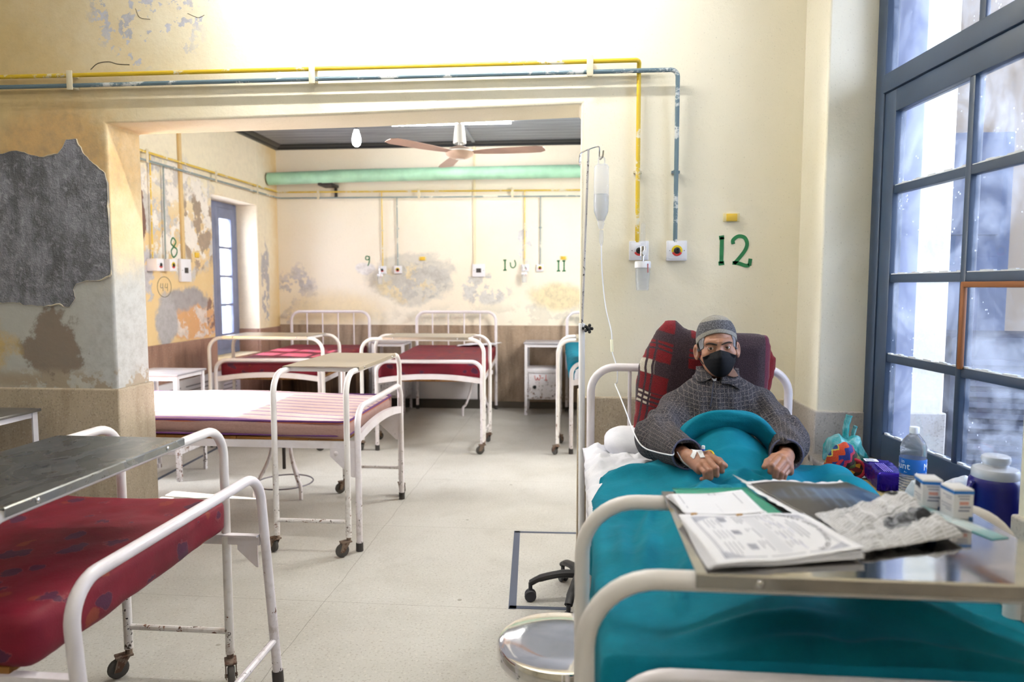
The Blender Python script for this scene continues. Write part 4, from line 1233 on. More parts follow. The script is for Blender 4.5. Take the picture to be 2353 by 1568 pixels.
label_holder('small yellow wall fitting above the green 12', F(.677, 1.697, YF))
label_holder('small yellow wall fitting over the grey patch right of the green 9', F(-1.737, 1.71, YB), .085, .045)
label_holder('small yellow wall fitting above the green 11', F(-.13, 1.712, YB), .08, .04)
label_holder('small yellow wall fitting left of the far blue window', Lf(6.12, 1.68), .1, .05)

# ---- green duct
dc = empty('duct_pipe', (0, 0, 0), 0, 'thick pale green pipe running across the back wall', 'pipe')
m = MB(); yd = 7.655; ptsd = [(-3.42, yd, 2.592), (-2.75, yd, 2.607), (-2.69, yd, 2.612), (-1.4, yd, 2.624), (1.25, yd, 2.632)]
m.tube(ptsd, [.069, .069, .071, .07, .07], 24); m.build('pipe_body', paint_mat('pale_green_paint', '#a9dabb', '#c9e6d4', .66, .4, 8), dc)
m = MB(); m.tube([(-2.83, yd - .02, 2.535), (-2.83, yd + .06, 2.535)], .02, 8); m.rbox((-2.86, yd, 2.515), (-2.7, YB - .01, 2.545), .004); m.rbox((-2.745, YB - .04, 2.41), (-2.715, YB - .01, 2.54), .004); m.build('pipe_hanger', simple('hanger_black', '#2a2422', .5), dc)

# ---- ceiling fan
fan = empty('ceiling_fan', (-.822, 5.0, 2.342), 0, 'three bladed ceiling fan with tan blades in the second room', 'ceiling fan')
M_fanw = simple('fan_white', '#e9e9e6', .3)
m = MB(); m.lathe([(0, -.045), (.03, -.044), (.06, -.036), (.095, -.018), (.105, 0), (.1, .012), (.075, .03), (.04, .045), (.02, .052), (0, .053)], 36); m.build('motor', paint_mat('fan_motor', '#d2b7a2', '#c0a58f', .8, .3), fan)
m = MB(); m.lathe([(.1045, .003), (.1065, .006), (.1065, .012), (.102, .014)], 36, cap=False); m.lathe([(0, -.0475), (.028, -.0465), (.03, -.0445), (0, -.044)], 24); m.build('trim_ring', M_fanw, fan)
m = MB(); m.tube([(0, 0, .05), (0, 0, .66)], .012, 10); m.build('down_rod', M_fanw, fan)
m = MB(); m.lathe([(.046, .065), (.047, .07), (.04, .14), (.032, .195), (.018, .2), (0, .2)], 28, cap=False); m.lathe([(0, .62), (.04, .64), (.055, .658), (0, .658)], 24); m.lathe([(0, .25), (.03, .252), (.032, .29), (.02, .3), (0, .3)], 20); m.build('canopy', M_fanw, fan)
M_blade = paint_mat('fan_blade_tan', '#b9998a', '#a98a7c', .8, .35)
for k in range(3):
    a = -10 + 120 * k
    o2 = [(.10, .024), (.18, .04), (.3, .052), (.48, .064), (.58, .062), (.615, .036), (.62, .0), (.612, -.034), (.57, -.053), (.3, -.05), (.18, -.04), (.10, -.024)]
    m = MB(); m.prism(o2, -.002, .002, 'z', M=RZ(a) @ RX((-10, -6, 7)[k])); m.build('blade', M_blade, fan)

# ---- hanging bulb
bl = empty('light_bulb', (-1.415, 4.5, 2.36), 0, 'glowing bulb hanging on a cord left of the fan', 'light bulb')
m = MB(); m.lathe([(0, -.062), (.012, -.06), (.022, -.05), (.0285, -.03), (.029, -.012), (.024, .012), (.017, .032), (.0145, .045), (0, .045)], 24); m.build('glass_bulb', emit('bulb_glow', (.93, .97, 1), 70), bl)
m = MB(); m.lathe([(0, .045), (.016, .045), (.017, .075), (.008, .088), (0, .088)], 16); m.build('socket', simple('socket_dark', '#4a4d55', .5), bl)
m = MB(); m.tube([(0, 0, .08), (0, 0, .64)], .003, 6); m.build('cord', simple('cord_grey', '#6a6d72', .6), bl)
# ================================================================== THE PATIENT
HS = .9
HO = np.array([.518, 2.596, 1.1825])
HM = np.array((Matrix.Rotation(R(-5), 3, 'Z') @ Matrix.Rotation(R(-4.5), 3, 'Y') @ Matrix.Rotation(R(2), 3, 'X')))
def h2w(p): return HO + HS * (np.asarray(p, float) @ HM.T)
def w2h(p): return ((p - HO) @ HM) / HS

def head_sdf(q):
    """adult head in metres, x right, y back, z up, eyes at z = 0"""
    ax = np.stack([np.abs(q[..., 0]), q[..., 1], q[..., 2]], -1)
    f = sd_ell(q, (0, .018, .035), (.0735, .094, .081))
    f = smin(f, sd_ell(q, (0, -.034, -.02), (.061, .055, .075)), .03)
    f = smin(f, sd_ell(q, (0, -.042, -.078), (.046, .044, .038)), .03)
    f = smin(f, sd_cap(ax, (.052, .0, -.055), (.02, -.06, -.092), .016), .03)
    f = smin(f, sd_cap(ax, (.01, -.079, .021), (.044, -.068, .022), .011, .009), .016)
    f = smin(f, sd_ell(ax, (.044, -.058, -.026), (.02, .02, .014)), .022)
    f = smax(f, -sd_ell(ax, (.031, -.099, -.002), (.0175, .016, .0125)), .012)
    # lids with a slit
    lid = sd_ell(ax, (.031, -.0715, 0), (.0155, .0146, .0138))
    lid = smax(lid, -sd_ell(ax, (.0312, -.09, -.0005), (.0138, .018, .0047)), .002)
    f = smin(f, lid, .004)
    nose = smin(sd_cap(q, (0, -.082, .006), (0, -.107, -.036), .0075, .0115), sd_ell(ax, (.0115, -.098, -.040), (.0085, .009, .008)), .008)
    f = smin(f, nose, .012)
    f = smin(f, sd_ell(q, (0, -.087, -.067), (.022, .009, .009)), .01)
    # forehead furrows
    f = f + .0012 * np.exp(-((q[..., 2] - .038) / .0025) ** 2) * (np.abs(q[..., 0]) < .035) + .001 * np.exp(-((q[..., 2] - .03) / .002) ** 2) * (np.abs(q[..., 0]) < .012)
    # ears
    e = ax - np.array([.081, .010, -.024])
    ca, sa = math.cos(.62), math.sin(.62)
    e = np.stack([e[..., 0] * ca - e[..., 1] * sa * .9, e[..., 0] * sa + e[..., 1] * ca, e[..., 2]], -1)
    ear = sd_ell(e, (0, 0, 0), (.0075, .019, .033))
    ear = smax(ear, -sd_ell(e, (.007, -.003, .003), (.006, .0095, .019)), .004)
    f = smin(f, ear, .005)
    f = smin(f, sd_cap(q, (0, .018, -.08), (0, .04, -.22), .052, .056), .025)
    return f
def head_w(p): return head_sdf(w2h(p)) * HS

def hand_sdf(p, wr, M, Pp, th, elbow, curl):
    f = None
    wr = np.array(wr)
    for i, (a, b) in enumerate(zip(M, Pp)):
        a = np.array(a); b = np.array(b)
        c = smin(sd_cap(p, wr + (a - wr) * .12, a, .0145, .0098), sd_cap(p, a + np.array([0, 0, -.012]), wr + np.array([0, 0, -.007]), .011, .014), .01)
        f = c if f is None else smin(f, c, .009)
    mid = np.mean(np.array(M), 0)
    for i, (a, b) in enumerate(zip(M, Pp)):
        a = np.array(a); b = np.array(b); rr = (.0088, .0092, .0088, .0076)[i]
        back = (wr - mid) / np.linalg.norm(wr - mid)
        d = b + np.array(curl) * .004 + np.array([0, 0, -.019]) + back * .004
        t = d + back * .016 + np.array([0, 0, -.003])
        fin = smin(sd_cap(p, a, b, rr + .0006, rr), sd_ell(p, a + np.array([0, 0, .001]), (rr + .0012,) * 3), .004)
        fin = np.minimum(fin, sd_ell(p, b, (rr + .0006,) * 3))
        fin = smin(fin, sd_cap(p, b, d, rr, rr * .92), .002)
        fin = smin(fin, sd_cap(p, d, t, rr * .92, rr * .8), .002)
        f = smin(f, fin, .0035)
    for a, b, r0, r1 in zip(th[:-1], th[1:], (.0135, .0105, .0092), (.0105, .0092, .0078)):
        f = smin(f, sd_cap(p, a, b, r0, r1), .006)
    f = smin(f, sd_cap(p, wr, elbow, .0215, .03), .012)
    return f
LW, RW = (.347, 2.142, .879), (.643, 2.15, .887)
LE, RE = (.30, 2.42, .872), (.708, 2.42, .874)
LM = [(.403, 2.09, .901), (.393, 2.075, .888), (.381, 2.066, .877), (.370, 2.066, .866)]
LP = [(.428, 2.045, .881), (.411, 2.034, .872), (.394, 2.034, .863), (.381, 2.04, .857)]
LT = [(.368, 2.128, .886), (.405, 2.10, .891), (.428, 2.072, .885), (.440, 2.046, .877)]
RMc = [(.606, 2.09, .896), (.617, 2.082, .889), (.627, 2.08, .877), (.635, 2.086, .864)]
RP = [(.572, 2.05, .880), (.584, 2.044, .868), (.599, 2.046, .858), (.611, 2.056, .851)]
RT = [(.622, 2.13, .892), (.592, 2.10, .893), (.568, 2.078, .884), (.554, 2.058, .873)]
def handL(p): return hand_sdf(p, LW, LM, LP, LT, LE, (1, -1, 0))
def handR(p): return hand_sdf(p, RW, RMc, RP, RT, RE, (-1, -1, 0))
def trunk(p):
    f = sd_ell(p, (.52, 2.61, .92), (.125, .075, .16))
    f = smin(f, sd_ell(p, (.49, 2.48, .82), (.13, .10, .07)), .05)
    f = smin(f, sd_cap(p, (.39, 2.63, .96), (.65, 2.63, .98), .05), .04)
    f = smin(f, sd_cap(p, (.522, 2.64, 1.0), (.521, 2.632, 1.06), .05), .03)
    for s, e, w in (((.385, 2.62, .95), LE, LW), ((.675, 2.61, .965), RE, RW)):
        f = smin(f, smin(sd_cap(p, s, e, .042, .034), sd_cap(p, e, w, .032, .0225), .02), .02)
    for x, k in ((.42, .42), (.56, .575)):
        f = smin(f, smin(sd_cap(p, (x, 2.42, .775), (k, 1.86, .764), .038, .029), sd_cap(p, (k, 1.86, .764), (k, 1.42, .762), .028, .024), .02), .03)
        f = smin(f, sd_cap(p, (k, 1.40, .765), (k, 1.36, .785), .024, .017), .02)
    return f
parts = [surfnet(lambda p: np.maximum(head_w(p), .995 - p[:, 2]), (.42, 2.46, .985), (.625, 2.75, 1.30), .0017),
         surfnet(lambda p: np.maximum(handL(p), (p[:, 1] - 2.20)), (.325, 2.0, .825), (.47, 2.21, .93), .0014),
         surfnet(lambda p: np.maximum(handR(p), (p[:, 1] - 2.20)), (.53, 2.0, .825), (.69, 2.21, .93), .0014),
         surfnet(trunk, (.2, 1.3, .735), (.84, 2.78, 1.09), .011)]
def skin():
    n = NT('skin'); p = n.obj()
    a = n.noise(p, 26, 4, .6); b = n.noise(p, 120, 3, .6)
    c = n.mix(n.step(a, .35, .7), '#a3745a', '#8c5f49')
    c = n.mix(n.mul(n.step(b, .55, .75), .25), c, '#7c5240')
    x, y, z = n.sep(p)[0:3]
    # redder ears and knuckles
    c = n.mix(n.mul(n.math('SUBTRACT', 1.0, n.step(z, .86, .90)), .35), c, '#a06a58')
    n.set(Base_Color=c, Roughness=.5, Subsurface_Weight=.08, Subsurface_Radius=(.01, .004, .002))
    n.bump(n.math('ADD', n.mul(a, .5), n.mul(b, .5)), .2, .002); return n.m
person = link_mesh('person', np_mesh('person', parts), skin(), None, 0)
person.data.shade_smooth()
tag(person, 'person in a grey checked coat, grey cap and black face mask sitting up in bed', 'person')

def head_y(x, z, y0=-.16):
    """front of the face at head-local (x, z)"""
    y = np.full(np.shape(x), y0)
    for _ in range(60):
        y = y + np.maximum(head_sdf(np.stack([x, y, z], -1)), 0) * .8
    return y

# eyes
def eye_mat():
    n = NT('eye'); p = n.obj(); x, y, z = n.sep(p)[0:3]
    r = n.math('SQRT', n.math('ADD', n.math('MULTIPLY', x, x), n.math('MULTIPLY', z, z)))
    c = n.mix(n.step(r, .0050, .0056), n.mix(n.step(r, .0028, .0042), '#5d4a3a', '#2b201a'), '#bdb5ae')
    c = n.mix(n.step(r, .0017, .0022), '#090909', c)
    n.set(Base_Color=c, Roughness=.12); return n.m
em = eye_mat()
for sx in (-1, 1):
    m = MB(); m.ball((0, 0, 0), .0118, seg=28)
    e = m.build('eyeball', em, person, 0); e.data.shade_smooth()
    e.location = h2w((sx * .031, -.0722, 0)); e.rotation_euler = (R(3), 0, R(-11)); e.scale = (.95,) * 3
# brows
def brow(sx):
    pts = [(.008, .0135), (.017, .0165), (.028, .0195), (.038, .0205), (.047, .018), (.054, .013)]
    X = np.array([sx * a for a, b in pts]); Z = np.array([b for a, b in pts])
    Y = head_y(X, Z)
    m = MB(); m.tube([tuple(h2w((x, y + .0005, z))) for x, y, z in zip(X, Y, Z)], [.0022, .0033, .0034, .0031, .0024, .0011], 8)
    return m.build('eyebrow', simple('brow_dark', '#33271f', .9), person)
brow(-1); brow(1)
# grey hair at the temples
for sx in (-1, 1):
    def hair(p):
        q = w2h(p); f = head_sdf(q) - .0028 + .0012 * vnoise(q * 500)
        ax = sx * q[:, 0]
        box = np.maximum.reduce([.048 - ax, q[:, 1] + .006, -.058 - q[:, 1], q[:, 2] - .06, -.012 - .35 * (q[:, 1] + .03) - q[:, 2]])
        box = np.maximum(box, .018 - (ax - .045) * 2.4 - (q[:, 1] + .055) * .7)
        return np.maximum(f, box * HS)
    o = link_mesh('hair', np_mesh('hair', [surfnet(hair, (.43, 2.5, 1.13), (.61, 2.63, 1.25), .0017)]), simple('grey_hair', '#77767a', .9), person, 0); o.data.shade_smooth()
# cap
capm = NT('knitted_cap'); at = capm.node('ShaderNodeAttribute', {'attribute_name': 'band'}).outputs['Fac']
pp = capm.obj(); nz = capm.noise(pp, 260, 2)
dk = capm.mix(capm.step(nz, .4, .62), '#3d3d42', '#66666a'); lt = capm.mix(capm.step(nz, .35, .7), '#7d7a74', '#8f8c85')
capm.set(Base_Color=capm.mix(capm.band(at, .15, .56, .012), lt, dk), Roughness=.95, Specular_IOR_Level=.15); capm.bump(nz, .4, .003)
nu, nv = 64, 22; vs = []; bd = []
for j in range(nv):
    t = j / (nv - 1)
    for i in range(nu):
        a = 2 * math.pi * i / nu; cf = -math.sin(a)
        zr = .060 * max(cf, 0) ** 1.1 - .028 * max(-cf, 0) + .002 * (1 - abs(cf))
        z = zr + (.122 - zr) * math.sin(t * math.pi / 2)
        k = 1.0 if z < .03 else math.sqrt(max(0, 1 - ((z - .03) / .0922) ** 2)) ** .86
        if z < .03: k = 1.0 - .06 * ((.03 - z) / .06)
        bul = 1 + .018 * math.exp(-(t / .12) ** 2) + .01 * math.sin(a * 3 + t * 4)
        vs.append(tuple(h2w((.0805 * k * bul * math.cos(a), .018 + .100 * k * bul * math.sin(a), z)))); bd.append(t)
m = MB(); m.v = vs; m.f = [(j * nu + i, j * nu + (i + 1) % nu, (j + 1) * nu + (i + 1) % nu, (j + 1) * nu + i) for j in range(nv - 1) for i in range(nu)]
me = bpy.data.meshes.new('cap'); me.from_pydata(m.v, [], m.f)
at_ = me.attributes.new('band', 'FLOAT', 'POINT'); at_.data.foreach_set('value', bd)
o = link_mesh('cap', me, capm.m, person, 0); me.shade_smooth(); mods(o, solid=.0035, subsurf=1); o['label'] = 'knitted cap banded in light and dark grey'

# mask
zk = [-.113, -.104, -.09, -.07, -.052, -.036, -.022, -.010, .0]; yk = [-.092, -.104, -.112, -.119, -.1215, -.121, -.115, -.105, -.097]
mu, mv = 41, 25
U_, V_ = np.meshgrid(np.linspace(0, 1, mu), np.linspace(0, 1, mv), indexing='xy')
s_m = 2 * U_ - 1
top_ = -.006 - .028 * np.abs(s_m) ** 1.15; bot_ = -.113 + .050 * np.abs(s_m) ** 2.2
mx = s_m * (.0635 - .005 * V_); mz = top_ + (bot_ - top_) * V_
my = np.interp(mz + .012 * s_m ** 2, zk, yk) + 7.2 * np.abs(mx) ** 1.7
yh_ = head_y(mx * .97, mz) - .0035
my = np.minimum(my, np.where(np.abs(s_m) < .96, yh_, yh_ + .004))
mpts = h2w(np.stack([mx, my, mz], -1)).reshape(-1, 3)
M_mask = cloth('black_mask_cloth', '#0b0c12', '#08090e', .75, 300, .15, 0)
m = MB(); m.v = [tuple(q) for q in mpts]; m.f = [(j * mu + i, j * mu + i + 1, (j + 1) * mu + i + 1, (j + 1) * mu + i) for j in range(mv - 1) for i in range(mu - 1)]; mk = m.build('face_mask', M_mask, person, 0); mk.data.shade_smooth(); mods(mk, solid=.0018)
for sx in (-1, 1):
    for zz, ze in ((-.034, .004), (-.066, -.046)):
        m = MB(); m.tube([tuple(h2w(q)) for q in ((sx * .0615, -.05, zz), (sx * .068, -.03, (zz + ze) / 2), (sx * .0765, .0, ze), (sx * .08, .02, ze - .003))], .0016, 6)
        m.build('ear_loop', M_mask, mk)

# coat
LS, RS = np.array([.378, 2.62, .945]), np.array([.677, 2.61, .965])
def coat(p, full=True):
    wob = .010 * fbm(p * 9, 3, 21)
    f = sd_ell(p, (.52, 2.60, .92), (.165, .108, .165))
    f = smin(f, sd_ell(p, (.50, 2.52, .83), (.18, .14, .10)), .05)
    f = smin(f, sd_cap(p, (.462, 2.61, .998), LS, .05, .056), .03)
    f = smin(f, sd_cap(p, (.592, 2.605, 1.008), RS, .05, .056), .03)
    for s, e, w in ((LS, np.array(LE) - (.012, 0, 0), np.array(LW) + (0, .012, .004)), (RS, np.array(RE) + (.006, 0, 0), np.array(RW) + (0, .0, .002))):
        up = sd_cap(p, s, e, .058, .074)
        # gathered folds on the sleeve
        ab = (e - s); t = ((p - s) @ ab) / (ab @ ab)
        up = up + .0065 * np.sin(t * 16 + p[..., 0] * 30) * np.exp(-((t - .8) / .35) ** 2)
        f = smin(f, up, .026)
        d = (w - e) / np.linalg.norm(w - e)
        lo = sd_cap(p, e, w + d * .05, .074, .046)
        t2 = ((p - e) @ d) / np.linalg.norm(w - e)
        lo = lo + .006 * np.sin(t2 * 15 + p[..., 2] * 40) * np.exp(-((t2 - .15) / .3) ** 2)
        lo = np.maximum(lo, (p - w) @ d - .004 * np.sin(p[..., 0] * 90))
        f = smin(f, lo, .022)
        f = np.maximum(f, -sd_cap(p, w - d * .09, w + d * .1, .030, .041))
    r = np.hypot(p[..., 0] - .524, (p[..., 1] - 2.598) * 1.02)
    fr = np.clip((2.598 - p[..., 1]) / .07, -1, 1)
    st = np.maximum.reduce([np.abs(r - .066 - .10 * np.maximum(0, 1.07 - p[..., 2])) - .0055, p[..., 2] - 1.098 + .042 * np.maximum(fr, 0), .99 - p[..., 2]])
    f = smin(f, st, .014)
    f = smax(f, -sd_cap(p, (.523, 2.595, 1.02), (.522, 2.58, 1.2), .052, .06), .008)
    # soft vertical folds on the chest
    f = f + .0042 * np.sin(p[..., 0] * 105 + 2 * np.sin(p[..., 2] * 14)) * np.exp(-((p[..., 2] - .93) / .09) ** 2) * (p[..., 1] < 2.56)
    return f + wob * .6
def coat_uv(v):
    """cloth coordinates: straight on the body, running along each sleeve"""
    uv = np.stack([v[:, 0], v[:, 2] - .3 * (v[:, 1] - 2.5)], -1)
    best = np.minimum.reduce([sd_ell(v, (.52, 2.60, .92), (.165, .108, .165)), sd_ell(v, (.50, 2.52, .83), (.18, .14, .10)), sd_cap(v, (.462, 2.61, .998), LS, .05, .056), sd_cap(v, (.592, 2.605, 1.008), RS, .05, .056)])
    for s_, e, w in ((LS, np.array(LE) - (.012, 0, 0), np.array(LW)), (RS, np.array(RE) + (.006, 0, 0), np.array(RW))):
        base = 0.0
        for a, b, ra, rb in ((s_, e, .058, .074), (e, w, .074, .046)):
            d = sd_cap(v, a, b, ra, rb) - .002; ab = (b - a); L_ = np.linalg.norm(ab); ax_ = ab / L_
            t = (v - a) @ ax_; rad = v - a - t[:, None] * ax_
            u0 = np.cross(ax_, (0, 1, .3)); u0 /= np.linalg.norm(u0); w0 = np.cross(ax_, u0)
            an = np.arctan2(rad @ w0, rad @ u0)
            m_ = d < best
            uv[m_] = np.stack([an * .072, base + t], -1)[m_]; best = np.minimum(best, d); base += L_
    return uv
def tweed():
    n = NT('grey_checked_tweed'); p = n.obj()
    at = n.node('ShaderNodeAttribute', {'attribute_name': 'clothuv'}).outputs['Vector']; x, z, y = n.sep(at)[0:3]
    w = n.math('MULTIPLY', n.math('SUBTRACT', n.noise(p, 11, 2), .5), .009)
    u = n.math('FRACT', n.math('ADD', n.math('DIVIDE', n.math('ADD', x, w), .0150), 100.0))
    v = n.math('FRACT', n.math('ADD', n.math('DIVIDE', n.math('ADD', z, w), .0140), 100.0))
    g = n.noise(p, 420, 2, .6); h = n.noise(p, 60, 4, .7)
    base = n.mix(n.step(g, .36, .66), '#1f1e22', '#59565b')
    base = n.mix(n.mul(n.step(h, .45, .75), .35), base, '#19181b')
    ln = n.math('MAXIMUM', n.mul(n.band(u, .38, .52, .08), .5), n.mul(n.band(v, .38, .54, .08), .5))
    c = n.mix(n.mul(ln, n.step(n.noise(n.off(p, (3, 3, 3)), 260, 2), .36, .6)), base, '#958a84')
    n.set(Base_Color=c, Roughness=.95, Specular_IOR_Level=.15); n.bump(n.math('ADD', g, n.noise(p, 24, 4, .6)), .5, .004); return n.m
def cloth_attr(o):
    me = o.data; v = np.empty(len(me.vertices) * 3); me.vertices.foreach_get('co', v); v = v.reshape(-1, 3)
    uv = coat_uv(v); a_ = me.attributes.new('clothuv', 'FLOAT_VECTOR', 'POINT')
    a_.data.foreach_set('vector', np.concatenate([uv, np.zeros((len(v), 1))], 1).ravel())
M_tweed = tweed()
ct = link_mesh('coat', np_mesh('coat', [surfnet(coat, (.19, 2.10, .75), (.82, 2.74, 1.12), .0042)]), M_tweed, person, 0); ct.data.shade_smooth()
cloth_attr(ct); ct['label'] = 'loose grey woollen coat with a fine pale check'
def on_coat(name, poly, off, th, lo, hi, mat, ymax=2.60, h=.0022, rnd=.0):
    def f(p):
        s = np.abs(coat(p) - off) - th
        return np.maximum.reduce([s, sd_poly(p[:, [0, 2]], poly) - rnd, p[:, 1] - ymax])
    o = link_mesh(name, np_mesh(name, [surfnet(f, lo, hi, h)]), mat, ct, 0); o.data.shade_smooth(); cloth_attr(o); return o
cl_ = [(.448, 1.118), (.428, 1.093), (.434, 1.070), (.446, 1.060), (.465, 1.060), (.479, 1.070), (.489, 1.074), (.476, 1.093), (.462, 1.112)]
cr_ = [(.560, 1.110), (.572, 1.102), (.583, 1.079), (.588, 1.054), (.589, 1.034), (.57, 1.046), (.547, 1.056), (.522, 1.057), (.528, 1.069), (.546, 1.079), (.556, 1.09)]
on_coat('collar', cl_, .007, .0032, (.41, 2.42, 1.03), (.51, 2.62, 1.13), M_tweed, rnd=.004)
on_coat('collar', cr_, .008, .0032, (.50, 2.42, 1.02), (.61, 2.62, 1.13), M_tweed, rnd=.004)
on_coat('zip', [(.500, 1.066), (.4955, 1.066), (.478, .97), (.484, .97)], .001, .002, (.46, 2.38, .96), (.52, 2.56, 1.08), simple('zip_navy', '#23283a', .5))
on_coat('scarf', [(.548, 1.078), (.560, 1.112), (.578, 1.096), (.585, 1.078), (.566, 1.074)], .013, .0025, (.52, 2.44, 1.05), (.60, 2.62, 1.13), simple('striped_scarf', '#86695a', .9))
on_coat('shirt_front', [(.488, 1.076), (.494, 1.062), (.499, 1.060), (.506, 1.062), (.510, 1.073), (.499, 1.066)], .0025, .0025, (.47, 2.44, 1.04), (.53, 2.6, 1.1), simple('shirt_grey', '#a9abb2', .9))
# piped cuffs
for w, e, rr in ((np.array(LW) + (0, .012, .004), np.array(LE), .0465), (np.array(RW) + (0, 0, .002), np.array(RE), .0465)):
    d = Vector(w - e).normalized(); u = d.cross(Vector((0, 0, 1))).normalized(); v = u.cross(d)
    m = MB(); m.tube([Vector(w) + (u * math.cos(k * math.pi / 14) + v * math.sin(k * math.pi / 14)) * rr + d * .003 * math.sin(k) for k in range(28)], .0028, 6, closed=True)
    m.build('cuff_edge', simple('cuff_edge_blue', '#4f526b', .9), ct)

# ---- teal blanket over the legs
def seg(p, a, b, amp, w):
    a = np.array(a); b = np.array(b); ab = b - a
    t = np.clip(((p - a) @ ab) / (ab @ ab), 0, 1)
    d = np.linalg.norm(p - a - t[..., None] * ab, axis=-1); w = w * .8
    return 1.7 * amp * np.exp(-(d / w) ** 2) * np.sin(np.pi * np.clip(t * .9 + .05, 0, 1)) ** .7
def blanket_z(x, y):
    p = np.stack([x, y], -1)
    prof = np.interp(y, [1.12, 1.2, 1.3, 1.42, 1.55, 1.72, 1.88, 2.04, 2.13, 2.3, 2.4, 2.52], [.12, .28, .55, .60, .72, .90, .78, .66, .72, .92, .7, .1])
    z = .752 + .118 * np.exp(-(np.abs(x - .478) / .235) ** 3.4) * prof
    z = z + .105 * np.exp(-((x - .49) / .125) ** 2 - ((y - 2.275) / .115) ** 2)
    z = z + .050 * np.exp(-((x - .86) / .085) ** 2 - ((y - 2.22) / .17) ** 2) + .035 * np.exp(-((x - .17) / .08) ** 2 - ((y - 2.18) / .2) ** 2)
    z = z - .02 * np.exp(-((x - .478) / .04) ** 2) * np.interp(y, [1.2, 1.4, 1.9, 2.05], [.5, 1, .6, 0])
    for a, b, am, w in [((.40, 2.02), (.25, 1.75), .018, .028), ((.36, 1.98), (.12, 1.9), .018, .03), ((.43, 2.0), (.40, 1.7), .014, .022), ((.47, 2.02), (.52, 1.7), .016, .026), ((.6, 2.0), (.66, 1.72), .018, .026), ((.64, 2.02), (.82, 1.86), .020, .03),
                        ((.54, 2.0), (.59, 1.75), .012, .018), ((.30, 2.2), (.10, 2.25), .02, .03), ((.13, 1.85), (.11, 1.5), .014, .03), ((.2, 1.8), (.14, 1.45), .016, .03), ((.28, 1.62), (.2, 1.34), .012, .025), ((.74, 2.1), (.9, 2.05), .02, .03),
                        ((.15, 1.24), (.5, 1.27), .010, .025), ((.3, 1.2), (.8, 1.19), .010, .02), ((.5, 1.33), (.82, 1.24), .014, .03), ((.66, 1.42), (.84, 1.3), .012, .025), ((.72, 2.3), (.93, 2.36), .02, .035), ((.34, 2.12), (.46, 2.16), .006, .02), ((.42, 2.17), (.58, 2.19), .006, .012), ((.46, 2.10), (.57, 2.07), .010, .016), ((.44, 2.05), (.56, 2.12), .008, .012), ((.5, 2.0), (.45, 1.75), .012, .016), ((.68, 2.0), (.75, 1.75), .014, .02), ((.24, 2.02), (.16, 1.7), .012, .018)]:
        z = z + seg(p, a, b, am, w)
    q = np.stack([x * 4.2 + y * 1.4, y * 3.1 - x * 1.2, x * 0 + .7], -1)
    z = z + .010 * fbm(q, 3, 31) - .012 * np.abs(fbm(q * 1.7 + 5, 3, 37)) * np.interp(y, [1.1, 1.5, 2.2], [.5, 1, .7])
    for hx, hy in ((.39, 2.06), (.605, 2.06)):
        z = z - .007 * np.exp(-((x - hx) / .045) ** 2 - ((y - hy) / .035) ** 2)
    return .752 + np.logaddexp(0, (z - .752) / .006) * .006
NU, NV = 150, 170
U, V = np.meshgrid(np.linspace(0, 1, NU), np.linspace(0, 1, NV), indexing='xy')
Y = 1.142 + (2.56 - 1.142) * V
hl = np.interp(Y, [1.14, 1.5, 2.0, 2.15, 2.25], [.13, .15, .11, .04, .0]); hr = np.interp(Y, [1.14, 1.6, 1.8, 2.6], [.13, .12, .06, .03])
xl = np.interp(Y, [1.14, 2.1, 2.3, 2.56], [.048, .050, .098, .18]); xr = np.interp(Y, [1.14, 1.55, 1.9, 2.6], [.882, .885, .925, .93])
Ltot = hl + (xr - xl) + hr
s = U * Ltot
X = np.clip(xl + (s - hl), xl, xr)
Z = blanket_z(np.clip(X, .06, None), Y)
rr = .03
edge = np.minimum(np.abs(X - xl), np.abs(xr - X))
Z = Z - np.where(hl > .005, rr * (1 - np.sqrt(np.clip(1 - (1 - np.clip((X - xl) / rr, 0, 1)) ** 2, 0, 1))), 0)
Z = Z - rr * (1 - np.sqrt(np.clip(1 - (1 - np.clip((xr - X) / rr, 0, 1)) ** 2, 0, 1)))
dl = np.clip(hl - s, 0, None); dr = np.clip(s - hl - (xr - xl), 0, None)
Z = Z - dl - dr
wv = .010 * np.sin(Y * 31 + 1.5 * np.sin(Y * 9)) + .006 * np.sin(Y * 67)
X = X - (dl > 0) * wv * np.clip(dl / .08, 0, 1) * .8 + (dr > 0) * wv * np.clip(dr / .08, 0, 1)
foot = np.clip((1.185 - Y) / .043, 0, 1)
Z = Z - .11 * foot ** 1.5
m = MB(); m.v = [tuple(t) for t in np.stack([X, Y, Z], -1).reshape(-1, 3)]
m.f = [(j * NU + i, j * NU + i + 1, (j + 1) * NU + i + 1, (j + 1) * NU + i) for j in range(NV - 1) for i in range(NU - 1)]
